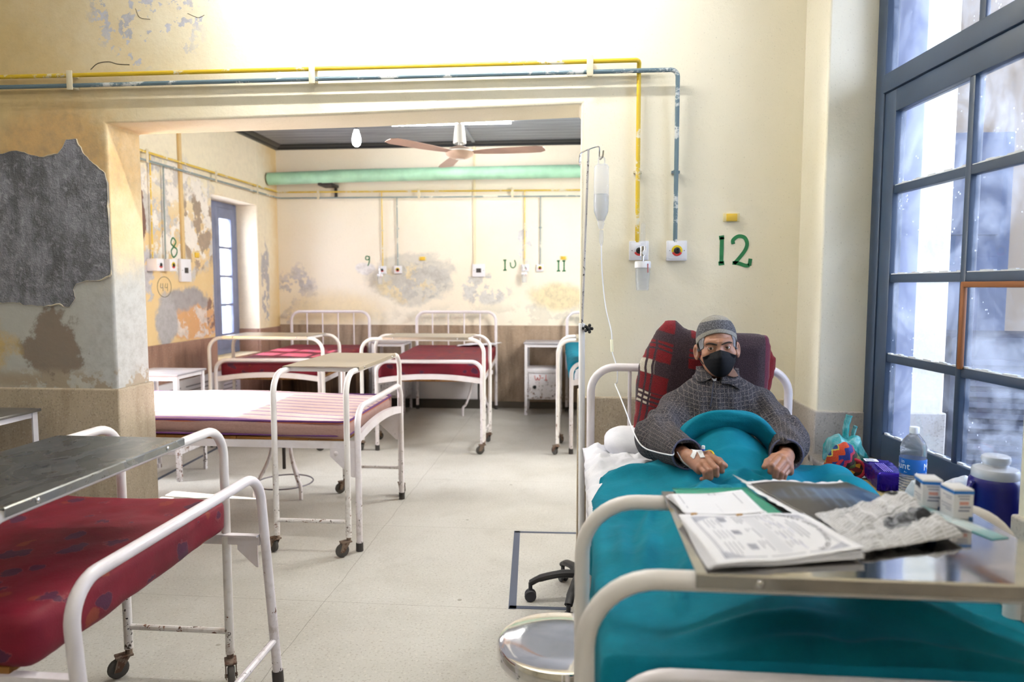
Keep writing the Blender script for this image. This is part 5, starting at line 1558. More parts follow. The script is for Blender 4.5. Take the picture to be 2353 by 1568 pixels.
# turned-over roll across the chest
roll = bez([(.318, 2.27, .845), (.345, 2.275, .89), (.385, 2.28, .935), (.44, 2.275, .960), (.51, 2.27, .966), (.575, 2.268, .955), (.618, 2.262, .915), (.645, 2.255, .868), (.655, 2.25, .84)], 10)
rp = []
for i, c in enumerate(roll):
    t = i / (len(roll) - 1)
    a_, b_ = (.034 + .010 * abs(2 * t - 1)) * (math.sin(math.pi * t) ** .40 * .8 + .2), .024 * (math.sin(math.pi * t) ** .5 * .6 + .4)
    tn = (roll[min(i + 1, len(roll) - 1)] - roll[max(i - 1, 0)]).normalized()
    up = Vector((0, -.45, .9)); up = (up - tn * up.dot(tn)).normalized(); sd = tn.cross(up)
    for k in range(22):
        an = 2 * math.pi * k / 22
        wob = 1 + .12 * math.sin(2 * an + 7 * t + 1) + .07 * math.sin(4 * an - 13 * t) + .05 * math.sin(7 * an + 22 * t)
        rp.append(c + up * (math.sin(an) * a_ * wob) + sd * (math.cos(an) * b_ * wob))
n0 = len(m.v); nr = len(roll)
m.v += [tuple(q) for q in rp]
m.f += [(n0 + i * 22 + k, n0 + i * 22 + (k + 1) % 22, n0 + (i + 1) * 22 + (k + 1) % 22, n0 + (i + 1) * 22 + k) for i in range(nr - 1) for k in range(22)]
bk = m.build('blanket', M_teal, None, 0); bk.data.shade_smooth(); tag(bk, 'teal blanket drawn up to the patient\'s chest and spread over the bed', 'blanket')

# ---- mattress, sheet, pillow, plaid blanket
mattress('mattress', 'mattress in a white sheet under the patient', (.462, 1.99, .603), 0, .775, 1.66, .132, M_sheet, 17, amp=.004)
def shz(u, v):
    y = 1.85 + .95 * v; w = .26
    h_ = .07 + .03 * math.sin(y * 9)
    s_ = u * (w + h_)
    q = np.array([[s_ * 14, y * 9, .3]]); nn = float(fbm(q, 3, 51)[0]); n2 = abs(float(fbm(q * 1.6 + 3, 2, 52)[0]))
    if s_ < h_:
        return (.062 - .016 - .012 * nn - .010 * n2, y, .742 - (h_ - s_) + .008 * nn)
    x = .062 + (s_ - h_)
    e = min(1, (s_ - h_) / .03)
    return (x - (1 - e) * .012, y, .742 + .008 * e + (.014 * nn + .03 * n2) * e + .02 * e * math.exp(-((y - 2.45) / .2) ** 2))
m = MB(); m.grid(shz, 40, 90); o = m.build('sheet', M_sheet, None, 0); o.data.shade_smooth(); mods(o, solid=.004); tag(o, 'rumpled white bed sheet at the patient\'s side by the headboard', 'sheet')
me = soft_box(.60, .21, .105, np.array([.08, .08, .05]), .015, lambda p: .008 * fbm(p * 9, 3, 61))
o = link_mesh('pillow', me, M_sheet, None, 0); me.shade_smooth(); o.location = (.42, 2.72, .74); o.rotation_euler = (R(8), 0, R(-2)); tag(o, 'white pillow behind the patient under the plaid blanket', 'pillow')

def plaid():
    n = NT('plaid_wool'); p = n.obj(); x, y, z = n.sep(p)[0:3]
    ww = n.math('MULTIPLY', n.math('SUBTRACT', n.noise(p, 7, 3), .5), .03)
    u = n.math('ADD', n.math('SUBTRACT', x, n.mul(n.math('SUBTRACT', z, 1.0), .13)), ww); v = n.math('ADD', z, n.mul(n.math('SUBTRACT', x, .3), .25)); v = n.math('ADD', v, ww)
    col1 = n.band(u, .215, .295, .003)                       # striped column
    colr = n.math('MAXIMUM', n.band(u, .295, .352, .003), n.math('MAXIMUM', n.band(u, .415, .475, .003), n.band(u, .53, .565, .003)))
    colr = n.math('MAXIMUM', colr, col1)
    rowd = n.math('MAXIMUM', n.band(v, 1.062, 1.118, .003), n.band(v, 1.195, 1.235, .003))
    rows_ = n.band(v, .935, .992, .003)
    red = n.mul(colr, n.math('SUBTRACT', 1.0, rowd))
    tu = n.math('FRACT', n.math('ADD', n.math('DIVIDE', u, .0245), .35)); thin = n.mul(col1, n.band(tu, .0, .32, .04))
    tv = n.math('FRACT', n.math('DIVIDE', v, .019)); thv = n.mul(n.band(v, 1.155, 1.20, .002), n.band(tv, 0, .38, .04)); thv2 = n.mul(rows_, n.band(tv, 0, .45, .05))
    g = n.noise(p, 300, 2)
    dark = n.mix(n.step(g, .4, .65), '#2a1c22', '#43323b'); rd = n.mix(n.step(g, .35, .7), '#7d0a18', '#5d0812'); wh = n.mix(g, '#cfc8b8', '#a89f90')
    c = n.mix(red, dark, rd)
    c = n.mix(n.math('MAXIMUM', n.mul(thin, red), n.math('MAXIMUM', thv, thv2)), c, dark)
    white = n.math('MAXIMUM', n.mul(col1, n.band(v, 1.062, 1.118, .003), n.math('SUBTRACT', 1.0, n.band(tu, .0, .36, .04))), n.mul(col1, rows_, n.band(tv, .5, .98, .05), n.math('SUBTRACT', 1.0, n.band(tu, .0, .34, .04))))
    c = n.mix(white, c, wh)
    right = n.step(x, .585, .59)
    c = n.mix(n.mul(right, n.math('SUBTRACT', 1.0, n.band(x, .72, .80, .003))), c, dark)
    c = n.mix(n.mul(right, n.band(x, .722, .742, .002)), c, '#5c1c33'); c = n.mix(n.mul(right, n.band(x, .742, .80, .002)), c, rd)
    n.set(Base_Color=c, Roughness=1.0, Sheen_Weight=.12); n.bump(n.math('ADD', n.mul(g, .8), n.noise(p, 30, 4)), .6, .005); return n.m
pA = [(.237, .76), (.240, .936), (.243, 1.022), (.258, 1.108), (.280, 1.159), (.316, 1.223), (.352, 1.262), (.388, 1.262), (.425, 1.232), (.468, 1.220), (.52, 1.222), (.60, 1.20), (.62, 1.0), (.62, .76)]
pB = [(.50, 1.215), (.60, 1.218), (.66, 1.216), (.735, 1.211), (.746, 1.17), (.746, 1.045), (.737, .985), (.72, .80), (.50, .80)]
pC = [(.60, 1.18), (.752, 1.182), (.775, 1.125), (.784, 1.117), (.783, 1.077), (.768, .99), (.755, .88), (.62, .88)]
A = puff(pA, .062, .10, .008, .007, 9, 3, .5); B_ = puff(pB, .045, .05, .007, .004, 9, 5, .4); C_ = puff(pC, .03, .03, .007, .004, 9, 6, .4)
A = (A[0] + (0, 2.738, 0), A[1]); B_ = (B_[0] + (0, 2.745, 0), B_[1]); C_ = (C_[0] + (0, 2.80, 0), C_[1])
o = link_mesh('plaid_blanket', np_mesh('plaid', [A, B_, C_]), plaid(), None, 0); o.data.shade_smooth()
tag(o, 'folded red and dark plaid wool blanket propped behind the patient', 'blanket')

# ---- drip needle taped to the hand
cn = empty('cannula', (.384, 2.098, .905), 0, 'taped drip needle with a blue cap and yellow tube on the patient\'s hand', 'drip needle')
def on_hand(name, poly, mat, off=.0012, th=.0008):
    def f(p): return np.maximum.reduce([np.abs(handL(p) - off) - th, sd_poly(p[:, [0, 2]], poly) - .001, p[:, 1] - 2.15, .885 - p[:, 2]])
    v, q = surfnet(f, (.34, 2.05, .875), (.41, 2.15, .925), .0012)
    o = link_mesh(name, np_mesh(name, [(v - np.array([.384, 2.098, .905]), q)]), mat, cn, 0); o.data.shade_smooth(); return o
M_tape = simple('white_tape', '#e8e8ea', .7)
on_hand('tape', [(.350, .889), (.356, .885), (.369, .903), (.366, .909)], M_tape); on_hand('tape', [(.370, .905), (.375, .892), (.385, .896), (.382, .909)], M_tape)
m = MB(); m.lathe([(0, 0), (.0042, 0), (.0042, .006), (0, .006)], 12, M=TR(.001, -.004, .004)); m.build('blue_cap_base', simple('cannula_blue', '#2a4fc0', .4), cn)
m = MB(); m.lathe([(0, .006), (.0048, .006), (.005, .0145), (.004, .0155), (0, .0155)], 14, M=TR(.001, -.004, .004)); m.build('cap', M_white_pl, cn)
m = MB(); m.tube([(-.012, .0, .0), (.012, -.006, .002)], .003, 8); m.build('hub', M_clear, cn)
m = MB(); m.tube(bez([(.010, -.006, .002), (.018, -.010, .0055), (.025, -.016, .004), (.0285, -.024, -.002)], 6), .0026, 8); m.build('yellow_tube', simple('cannula_yellow', '#e3c22b', .4), cn)
m = MB(); m.tube(bez([(-.07, .03, -.01), (-.055, .008, -.034), (-.035, -.004, -.05), (-.02, -.012, -.054)], 6), .0016, 6); m.build('thin_tube', M_clear, cn)

# drip line coming down from the stand and lying over the sleeve
def on_sleeve(x, z, off=.0045):
    y = 2.0
    for _ in range(80):
        d = float(coat(np.array([[x, y, z]]))[0]) - off
        if d < .0004: break
        y += max(d * .6, .0004)
    return (x, min(y, 2.75), z)
line = [(.002, 0, zb - .335), (.006, -.01, zb - .45), (.022, -.03, zb - .60), (.045, -.06, zb - .70), (.047, -.07, zb - .755), (.05, -.08, zb - .79), (.068, -.11, zb - .85), (.066, -.16, zb - .90)]
line = [(a + .108, b + 3.005, c) for a, b, c in line] + [(.166, 2.78, .985), (.158, 2.70, 1.02), (.166, 2.62, 1.00)][1:] + [(.184, 2.52, .955), (.198, 2.43, .915)]
line += [on_sleeve(*q) for q in ((.216, .876), (.237, .858), (.262, .866), (.285, .878), (.305, .884), (.318, .882))]
m = MB(); m.tube([Vector(q) - Vector((.108, 3.005, 0)) for q in bez(line, 8)], .0024, 8); m.build('tubing', simple('tubing_white', '#eef0f6', .25), bt)
# ================================================================== THINGS ON THE TRAY AND THE SILL
ZT = .9815
M_paper = simple('white_paper', '#e9eaf2', .75)
M_ink = simple('grey_print', '#82869c', .8); M_ink2 = simple('dark_print', '#3c4054', .8); M_inkb = simple('blue_pen', '#6a70b4', .8); M_tint = simple('pale_print', '#b9bccb', .8)
def quad_fn(tl, tr, br, bl, zf):
    tl, tr, br, bl = [Vector(p) for p in (tl, tr, br, bl)]
    def Q(u, v, dz=0.0):
        p = (tl * (1 - u) + tr * u) * (1 - v) + (bl * (1 - u) + br * u) * v
        return Vector((p.x, p.y, zf(u, v) + dz))
    return Q
def sheet_obj(name, Q, mat, parent=None, nu=24, nv=18, th=.0006):
    m = MB(); m.grid(lambda u, v: Q(u, v), nu, nv); o = m.build(name, mat, parent, 0); o.data.shade_smooth(); mods(o, solid=th, offset=0); return o
def strip(mb, Q, u0, v0, u1, v1, w, dz=.0007, n=6, uv='u'):
    """thin printed bar following the sheet"""
    for k in range(n):
        a, b = k / n, (k + 1) / n
        ua, va, ub, vb = u0 + (u1 - u0) * a, v0 + (v1 - v0) * a, u0 + (u1 - u0) * b, v0 + (v1 - v0) * b
        du, dv = (w / 2, 0) if uv == 'u' else (0, w / 2)
        mb.add([Q(ua - du, va - dv, dz), Q(ua + du, va + dv, dz), Q(ub + du, vb + dv, dz), Q(ub - du, vb - dv, dz)], [(0, 1, 2, 3)])

# green folder
zf = lambda u, v: ZT + .0012 + .004 * max(0, .3 - v)
Qg = quad_fn((.203, 1.432), (.358, 1.452), (.392, 1.245), (.222, 1.215), zf)
gm = NT('green_plastic_sleeve'); gm.set(Base_Color='#12967f', Roughness=.3, Transmission_Weight=.15)
o = sheet_obj('plastic_folder', Qg, gm.m); tag(o, 'green plastic folder under the small white papers on the tray', 'folder')
# small white papers
d = empty('paper_sheets', (0, 0, 0), 0, 'two plain white sheets lying on the green folder', 'papers')
rp_ = random.Random(3)
for k in range(3):
    zf = lambda u, v, k=k: ZT + .0035 + .0022 * k + .010 * max(0, v - .85) * (k + .5) + .002 * math.sin(5 * u + k)
    j = [.0 + .006 * (2 - k), .004 * k]
    Qp = quad_fn((.189 - j[0] * .6, 1.376 - j[1]), (.337, 1.412 - j[0]), (.347 + j[0], 1.270 - j[1]), (.207 - j[1], 1.242 + j[0]), zf)
    s_ = sheet_obj('sheet', Qp, M_paper, d)
m = MB()
for u, a, b in ((.10, .08, .5), (.10, .6, .7), (.52, .02, .1), (.84, .1, .55), (.60, .02, .12)): strip(m, Qp, u, a, u, b, .008)
strip(m, Qp, .5, .04, .68, .04, .006, uv='v'); strip(m, Qp, .5, .09, .72, .09, .006, uv='v'); strip(m, Qp, .1, .93, .14, .93, .02, uv='v'); strip(m, Qp, .5, .5, .5, .9, .002)
m.build('printed_lettering', M_ink, s_, 0)
# x-ray and its paper sleeve
zf = lambda u, v: ZT + .006 + .004 * math.sin(6 * u) * (1 - v) + .012 * max(0, .25 - v) * (1 - u)
Qx0 = quad_fn((.352, 1.470), (.566, 1.512), (.598, 1.368), (.406, 1.236), zf)
d = empty('x_ray_film', (0, 0, 0), 0, 'dark chest x-ray film lying on its torn white paper sleeve', 'x-ray')
m = MB()
def torn(u, v):
    p = Qx0(u, v)
    if v < .02: p += Vector((0, .007 * float(vnoise(np.array([[u * 22, 1., 2.]]))[0]) + .0, .0))
    if u < .02: p += Vector((.004 * float(vnoise(np.array([[v * 18, 4., 2.]]))[0]), 0, 0))
    return p
m.grid(torn, 50, 24)
for k in range(3): m.add([Qx0(.0, .02 + .02 * k, .001), Qx0(.05, .1 + .02 * k, .002), Qx0(-.05 + .015 * k, -.10 + .02 * k, .010 - .003 * k)], [(0, 1, 2)])
o = m.build('paper_sleeve', M_paper, d, 0); mods(o, solid=.0006, offset=0)
def xray():
    n = NT('xray_film'); at = n.node('ShaderNodeAttribute', {'attribute_name': 'uvp'}).outputs['Vector']; u, v, w = n.sep(at)[0:3]
    nz = n.noise(n.sc(at, 3, 3, 1), 1.6, 5, .6)
    lung = n.math('MAXIMUM', n.blob(u, v, .30, .33, .16, .13, nz, .25, .35), n.blob(u, v, .42, .72, .22, .17, nz, .25, .35))
    bone = n.math('MAXIMUM', n.blob(u, v, .55, .35, .42, .16, nz, .35, .5), n.blob(u, v, .66, .62, .3, .3, nz, .3, .5))
    rib = n.math('FRACT', n.math('ADD', n.math('MULTIPLY', u, 9), n.math('MULTIPLY', v, 3)))
    c = n.mix(n.mul(bone, .85), '#353439', '#4b648a'); c = n.mix(n.mul(lung, .8), c, '#2e2c30')
    c = n.mix(n.mul(n.band(rib, .2, .5, .12), bone, .25), c, '#86a3c8')
    c = n.mix(n.blob(u, v, .86, .58, .10, .32, nz, .1, .15), c, '#1f4373'); c = n.mix(n.mul(n.blob(u, v, .93, .70, .06, .2, nz, .05, .1), .8), c, '#4d6d95')
    n.set(Base_Color=c, Roughness=.3, Specular_IOR_Level=.4); return n.m
zf = lambda u, v: ZT + .0085 + .004 * math.sin(6 * u) * (1 - v) + .012 * max(0, .25 - v) * (1 - u)
Qx = quad_fn((.364, 1.450), (.571, 1.496), (.610, 1.352), (.424, 1.232), zf)
nu, nv = 30, 20
m = MB(); m.grid(lambda u, v: Qx(u, v), nu, nv)
me = bpy.data.meshes.new('film'); me.from_pydata([tuple(q) for q in m.v], [], m.f)
a_ = me.attributes.new('uvp', 'FLOAT_VECTOR', 'POINT'); a_.data.foreach_set('vector', [c for j in range(nv) for i in range(nu) for c in (i / (nu - 1), j / (nv - 1), 0.0)])
o = link_mesh('film', me, xray(), d, 0); me.shade_smooth(); mods(o, solid=.0005, offset=0)
# case sheet
d = empty('case_sheet', (0, 0, 0), 0, 'printed hospital case sheet with a patterned border, front left on the tray', 'document')
for k in range(4):
    e = .004 * (3 - k)
    zf = lambda u, v, k=k: ZT + .003 + .003 * k + (.010 + .0015 * k) * max(0, u - .72) * max(0, v - .2) * 2.2 + .0015 * math.sin(7 * v + 3 * u + k) + .0012 * math.sin(11 * u)
    Qc = quad_fn((.186 + e * .3, 1.236 - e), (.412 + e * .2, 1.268 - e * .6), (.448 - e * .5, 1.087 - e * .9), (.209 - e, 1.013 + e * .2), zf)
    s_ = sheet_obj('sheet', Qc, M_paper, d, 30, 24)
m = MB()   # border
for a in (.085, .10):
    strip(m, Qc, a, .09, a, .93, .0045, n=12); 
for b in (.905, .925): strip(m, Qc, b, .08, b, .92, .0045, n=12)
for vv in (.065, .92):
    for a, b in ((.12, .36), (.39, .62), (.65, .9)): strip(m, Qc, a, vv, b, vv, .009, n=8, uv='v')
m.build('printed_border', M_ink, s_, 0)
for cu, cv, su, sv in ((.08, .06, 1, 1), (.93, .06, -1, 1), (.08, .93, 1, -1), (.93, .93, -1, -1)):
    m = MB()
    for i in range(7):
        for j in range(7 - i):
            a, b = cu + su * i * .022, cv + sv * j * .018
            m.add([Qc(a, b, .0007), Qc(a + su * .022, b, .0007), Qc(a + su * .022, b + sv * .018, .0007), Qc(a, b + sv * .018, .0007)], [(0, 1, 2, 3)])
    m.build('corner_ornament', M_tint, s_, 0)
m2 = MB()
rr_ = random.Random(5)
def text_block(rows):
    m = MB()
    for u, spans, w in rows:
        for a, b in spans: strip(m, Qc, u, a, u, b, w, n=3)
    m.build('printed_lettering', M_ink, s_, 0)
text_block([(u, [(.14 + .26 * k, .26 + .26 * k + .1 * rr_.random()) for k in range(3)], .005) for u in (.155, .185, .215, .25)])
text_block([(u, [(.1 + .27 * k, .13 + .27 * k + .2 * rr_.random()) for k in range(3)], .006) for u in (.40, .425, .45)])
text_block([(u, [(.08 + .2 * k, .14 + .2 * k + .1 * rr_.random()) for k in range(4)], .005) for u in (.58, .61, .64, .67)])
text_block([(.73, [(.3, .62)], .007), (.76, [(.22, .66)], .007), (.79, [(.28, .6)], .007)])
for u in [.47 + .0085 * i for i in range(11)]: strip(m2, Qc, u, .08, u, .88, .0016, n=8)
m2.build('ruled_grid', M_tint, s_, 0)
m = MB()
for cu, cv in ((.30, .13), (.31, .45), (.33, .74)):
    for k in range(7): strip(m, Qc, cu - .028 + .009 * k, cv - .045, cu - .028 + .009 * k, cv + .045 + .02 * rr_.random(), .006, n=2)
m.build('stamp_block', M_ink, s_, 0)
m = MB()
for i in range(7):
    u = .60 + .03 * (i % 4) + .01 * rr_.random(); a = .12 + .1 * i
    pts = [(u + .011 * math.sin(k * 2.1 + i) , a + .012 * k) for k in range(12)]
    for p, q in zip(pts[:-1], pts[1:]): strip(m, Qc, p[0], p[1], q[0], q[1], .0035, n=1)
m.build('handwriting', M_inkb, s_, 0)
txt = 'GOVERNMENT CHEST DISEASES HOSPITAL'
m = MB()
for i, chh in enumerate(txt):
    if chh == ' ': continue
    t = i / (len(txt) - 1); an = math.pi * (1.0 - t) ; an = math.radians(172) + (math.radians(8) - math.radians(172)) * t
    cu, cv = .69 + .19 * math.sin(an), .47 - .39 * math.cos(an) * -1 if False else .47 + .39 * -math.cos(math.pi - an) * -1
    # text runs from the far side (v small) round to the near side
    th_ = math.radians(-80 + 160 * t)
    cu, cv = .70 + .185 * math.cos(th_), .48 + .40 * math.sin(th_)
    vs_, fs_ = text_geo(chh, .030)
    c_ = Qc(cu, cv, .0008); tu = (Qc(cu + .01, cv) - Qc(cu, cv)); tu.z = 0; tu.normalize()
    rad = Vector(((Qc(cu, cv) - Qc(.70, .48)).x, (Qc(cu, cv) - Qc(.70, .48)).y, 0)).normalized()
    n_ = Vector((rad.y, -rad.x, 0))
    m.add([c_ + n_ * (v.x * .34) + rad * (v.y * .40) for v in vs_], fs_)
m.build('arched_title', M_ink2, s_, 0)
m = MB()
for u in (.10, .46): m.tube([Qc(u, .012, .0015), Qc(u + .03, .018, .002), Qc(u + .045, .01, .0015)], .0013, 6); m.tube([Qc(u, .012, .0015), Qc(u + .002, .03, .0015)], .0012, 6)
m.build('paper_pin', simple('brass_pin', '#b58a45', .4, .8), d)

# newspaper
d = empty('newspaper', (0, 0, 0), 0, 'crumpled folded newspaper beside the printed case sheet', 'newspaper')
def newsz(u, v):
    p = np.array([[u * 5.5, v * 4.0, 1.7]])
    w = float(fbm(p, 3, 71)[0]); r_ = abs(float(fbm(p * 1.6 + 4, 2, 72)[0]))
    return ZT + .003 + (.022 * u + .016 * r_ + .006 * w) * min(1, 6 * min(u + .02, v + .02, 1.02 - v, 1.02 - u)) + .016 * math.exp(-((u - .75) / .16) ** 2 - ((v - .35) / .25) ** 2) + .004
Qn = quad_fn((.432, 1.268), (.628, 1.372), (.640, 1.176), (.447, 1.094), newsz)
def nfold(u, v):
    p = Qn(u, v)
    if v < .03 or u > .97: p += Vector((.003 * math.sin(u * 37), .005 * math.sin(u * 29 + v * 17), 0))
    return p
def newsm():
    n = NT('newsprint'); at = n.node('ShaderNodeAttribute', {'attribute_name': 'uvp'}).outputs['Vector']; u, v, w = n.sep(at)[0:3]
    nz = n.noise(n.sc(at, 4, 4, 1), 2.5, 5, .6); fi = n.noise(n.sc(at, 60, 160, 1), 1.0, 2, .5)
    ln = n.math('FRACT', n.math('MULTIPLY', n.math('ADD', v, n.mul(u, .12)), 34))
    colm = n.math('FRACT', n.math('MULTIPLY', u, 5.0))
    t = n.mul(n.band(ln, .25, .7, .08), n.step(fi, .38, .52), n.band(colm, .05, .95, .01))
    c = n.mix(n.mul(t, .62), '#d3d4da', '#4c4e58')
    c = n.mix(n.mul(n.step(nz, .5, .7), .2), c, '#b7b9c0')
    ph = n.math('MAXIMUM', n.blob(u, v, .52, .66, .13, .13, nz, .15, .06), n.blob(u, v, .77, .66, .13, .10, nz, .2, .06))
    c = n.mix(ph, c, n.mix(n.step(n.noise(n.sc(at, 9, 9, 1), 1.4, 4, .6), .42, .6), '#3a3c44', '#8e929c'))
    c = n.mix(n.blob(u, v, .80, .68, .10, .08, nz, .3, .05), c, '#15171d'); c = n.mix(n.blob(u, v, .90, .66, .035, .05, nz, .2, .05), c, '#2c4f8f')
    c = n.mix(n.mul(n.blob(u, v, .74, .16, .05, .16, nz, .2, .06), n.step(n.noise(n.sc(at, 24, 12, 1), 1.3, 3), .36, .5)), c, '#17181c')
    edge = n.band(n.math('ADD', v, n.mul(u, .12)), .565, .575, .003); c = n.mix(n.mul(edge, .7), c, '#3c3e46')
    n.set(Base_Color=c, Roughness=.85); return n.m
nu, nv = 60, 44
m = MB(); m.grid(nfold, nu, nv)
me = bpy.data.meshes.new('news'); me.from_pydata([tuple(q) for q in m.v], [], m.f)
a_ = me.attributes.new('uvp', 'FLOAT_VECTOR', 'POINT'); a_.data.foreach_set('vector', [c for j in range(nv) for i in range(nu) for c in (i / (nu - 1), j / (nv - 1), 0.0)])
np_o = link_mesh('page', me, newsm(), d, 0); me.shade_smooth(); mods(np_o, solid=.002, offset=-1)
# the headline, written from right to left in a flowing script
m = MB()
hl = [[(.10, .30), (.115, .34), (.135, .335), (.145, .30)], [(.14, .31), (.17, .335), (.185, .31), (.20, .335), (.215, .315)], [(.225, .33), (.25, .34), (.265, .31)], [(.28, .31), (.285, .345), (.31, .345), (.325, .31)], [(.33, .325), (.345, .30), (.36, .33), (.375, .305)], [(.385, .30), (.42, .26)], [(.39, .32), (.41, .335), (.44, .30), (.46, .32)], [(.47, .31), (.49, .26)], [(.49, .31), (.51, .29), (.53, .27), (.52, .30)]]
for pl_ in hl:
    pp_ = bez([(a, b, 0) for a, b in pl_], 4)
    for p, q in zip(pp_[:-1], pp_[1:]): strip(m, lambda a, b, dz: nfold(a, b) + Vector((0, 0, .0012)), p.x, p.y, q.x, q.y, .006, n=1)
m.build('headline', M_ink2, np_o, 0)

# medicine boxes
def med_box(label, x, y, rz, w=.035, dd=.043, h=.055):
    b = empty('medicine_box', (x, y, ZT), rz, label, 'medicine box', 'medicine boxes on the tray')
    m = MB(); m.rbox((0, 0, .0), (w, dd, h), .0012); m.build('carton', simple('carton_white', '#dfdfe3', .6), b)
    m = MB(); e = .0003
    m.box((-e, -e, h - .0095), (w + e, dd + e, h - .0035)); m.build('blue_band', simple('carton_blue', '#1f6fc2', .5), b)
    m = MB(); m.box((w * .78, -e, .0), (w + e, dd * .3, .0045)); m.build('blue_corner', simple('carton_blue_dark', '#1d4f8c', .5), b)
    m = MB()
    for k, (a, c, z, hh) in enumerate(((.2, .8, .041, .002), (.28, .78, .036, .002), (.3, .86, .020, .0032), (.25, .8, .014, .003))): m.box((w * a, -.0005, z), (w * c, 0, z + hh))
    for z in (.038, .034, .022, .017, .013): m.box((-.0005, dd * .15, z), (0, dd * (.7 + .2 * math.sin(z * 900)), z + .0012))
    m.build('printed_lettering', M_ink, b, 0)
    m = MB()
    for z in (.0295, .0265): m.box((w * .3, -.0005, z), (w * .75, 0, z + .002))
    m.build('red_lettering', simple('carton_red', '#cf7a63', .6), b, 0)
    return b
b1 = med_box('white and blue medicine box farther back on the tray, with a barcode', .655, 1.352, R(-6))
m = MB()
for k in range(12): m.box((-.0006, .012 + .002 * k, .036), (0, .0128 + .002 * k + .0006 * (k % 3), .046))
m.build('barcode', M_ink2, b1, 0)
med_box('white and blue medicine box in front, beside the clear syringe packet', .680, 1.292, R(3))
# syringe packet
d = empty('syringe_packet', (.676, 1.285, ZT), R(18), 'clear syringe packet with teal ends between newspaper and boxes', 'packet')
m = MB(); m.grid(lambda u, v: ((u - .5) * .034, (v - .5) * .19, .0012 + .006 * math.sin(math.pi * u) ** .6 * math.sin(math.pi * v) ** .4 * (.35 if .42 < v < .85 else 1)), 10, 30)
pw = NT('packet_film'); pw.set(Base_Color='#cfe9ec', Roughness=.12, Alpha=.55, Transmission_Weight=.3); o = m.build('clear_wrapper', pw.m, d, 0); o.data.shade_smooth()
m = MB(); m.box((-.017, -.095, .0002), (.017, -.055, .0009)); m.box((-.017, .05, .0002), (.017, .095, .0009)); m.build('teal_backing', simple('packet_teal', '#2f9aa0', .35), d)
m = MB(); m.box((-.017, -.055, .0002), (.017, .05, .0008)); m.build('white_backing', M_paper, d)

# ---- the window sill
ZS = .7305
def env(label, x, y, rz, w, l, z, col):
    m = MB(); m.grid(lambda u, v: ((u - .5) * w, (v - .5) * l, z + .006 * float(fbm(np.array([[u * 3, v * 3, x * 9]]), 2, 81)[0]) + .006), 14, 14, M=TR(x, y, 0) @ RZ(rz))
    o = m.build('paper_envelope', simple('envelope_' + col, '#' + col, .85), None, 0); o.data.shade_smooth(); mods(o, solid=.003); tag(o, label, 'envelope'); return o
env('brown paper envelope lying flat under the purple packet', 1.03, 2.33, 14, .19, .30, ZS, 'a08d5c')
env('yellowish paper envelope beneath the water bottle on the sill', 1.055, 2.13, -10, .16, .24, ZS, '97803f')
def bag_mat(name, col, al):
    n = NT(name); p = n.obj(); w = n.noise(n.sc(p, 1, 1, .5), 30, 5, .7, .6)
    n.set(Base_Color=n.mix(n.step(w, .35, .7), col, n.mix(.35, col, '#dffaff')), Roughness=.25, Alpha=al, Transmission_Weight=.15); n.bump(w, .8, .006); return n.m
bg = empty('plastic_bag', (0, 0, 0), 0, 'knotted turquoise plastic bag in the corner of the sill', 'plastic bag')
M_tb = bag_mat('turquoise_bag', '#129a9a', .93)
v1, q1 = puff([(.955, .735), (.952, .782), (.972, .817), (1.008, .832), (1.035, .818), (1.062, .83), (1.088, .822), (1.10, .785), (1.118, .755), (1.13, .735)], .055, .06, .004, .008, 30, 91, .5)
o = link_mesh('bag_body', np_mesh('bag', [(v1 + (0, 2.735, 0), q1)]), M_tb, bg, 0); o.data.shade_smooth()
for pts, r_ in (([(1.034, 2.735, .815), (1.035, 2.738, .84), (1.039, 2.742, .87), (1.045, 2.742, .895), (1.048, 2.742, .907)], .0115), ([(1.062, 2.735, .815), (1.064, 2.738, .838), (1.069, 2.74, .855), (1.071, 2.738, .866)], .0075)):
    m = MB(); pp_ = bez(pts, 6); m.tube(pp_, [r_ * (1 + .07 * math.sin(i * .9)) for i in range(len(pp_))], 8, flat=.6); m.build('handle', M_tb, bg)
# striped knitted cap
kc = empty('knitted_cap', (.966, 2.52, ZS), 0, 'colourful zigzag knitted cap lying in front of the turquoise bag', 'cap')
def knit():
    n = NT('striped_knit'); p = n.obj(); x, y, z = n.sep(p)[0:3]
    w = n.noise(p, 18, 3); t = n.math('ADD', n.math('ADD', n.mul(z, -9.0), n.mul(x, 11.0)), n.mul(w, .25)); t = n.math('ADD', t, n.mul(n.math('PINGPONG', n.math('ADD', n.math('ADD', x, z), 1.0), .022), 6.0))
    t = n.math('FRACT', n.math('ADD', n.math('MULTIPLY', t, .62), .1))
    r = n.node('ShaderNodeValToRGB', None, {0: t}); cr = r.color_ramp; cr.interpolation = 'CONSTANT'
    cols = [(0, '#3f4f1f'), (.16, '#c9b94e'), (.2, '#17407d'), (.34, '#d0c35a'), (.38, '#c4441f'), (.52, '#1d2f7a'), (.68, '#a32440'), (.76, '#241c18'), (.9, '#4d5c22')]
    while len(cr.elements) < len(cols): cr.elements.new(.5)
    for e, (a, c) in zip(cr.elements, cols): e.position = a; e.color = lin(c)
    g = n.noise(p, 300, 2); n.set(Base_Color=n.mix(n.mul(n.step(g, .5, .7), .35), r.outputs[0], '#15110f'), Roughness=1.0, Sheen_Weight=.1); n.bump(g, .6, .004); return n.m
v1, q1 = puff([(-.082, .03), (-.066, .075), (-.045, .108), (-.012, .122), (.008, .112), (.03, .082), (.044, .045), (.04, .012), (.0, .0), (-.06, .0)], .055, .05, .004, .006, 22, 93, .5)
o = link_mesh('crown', np_mesh('crown', [(v1, q1)]), knit(), kc, 0); o.data.shade_smooth()
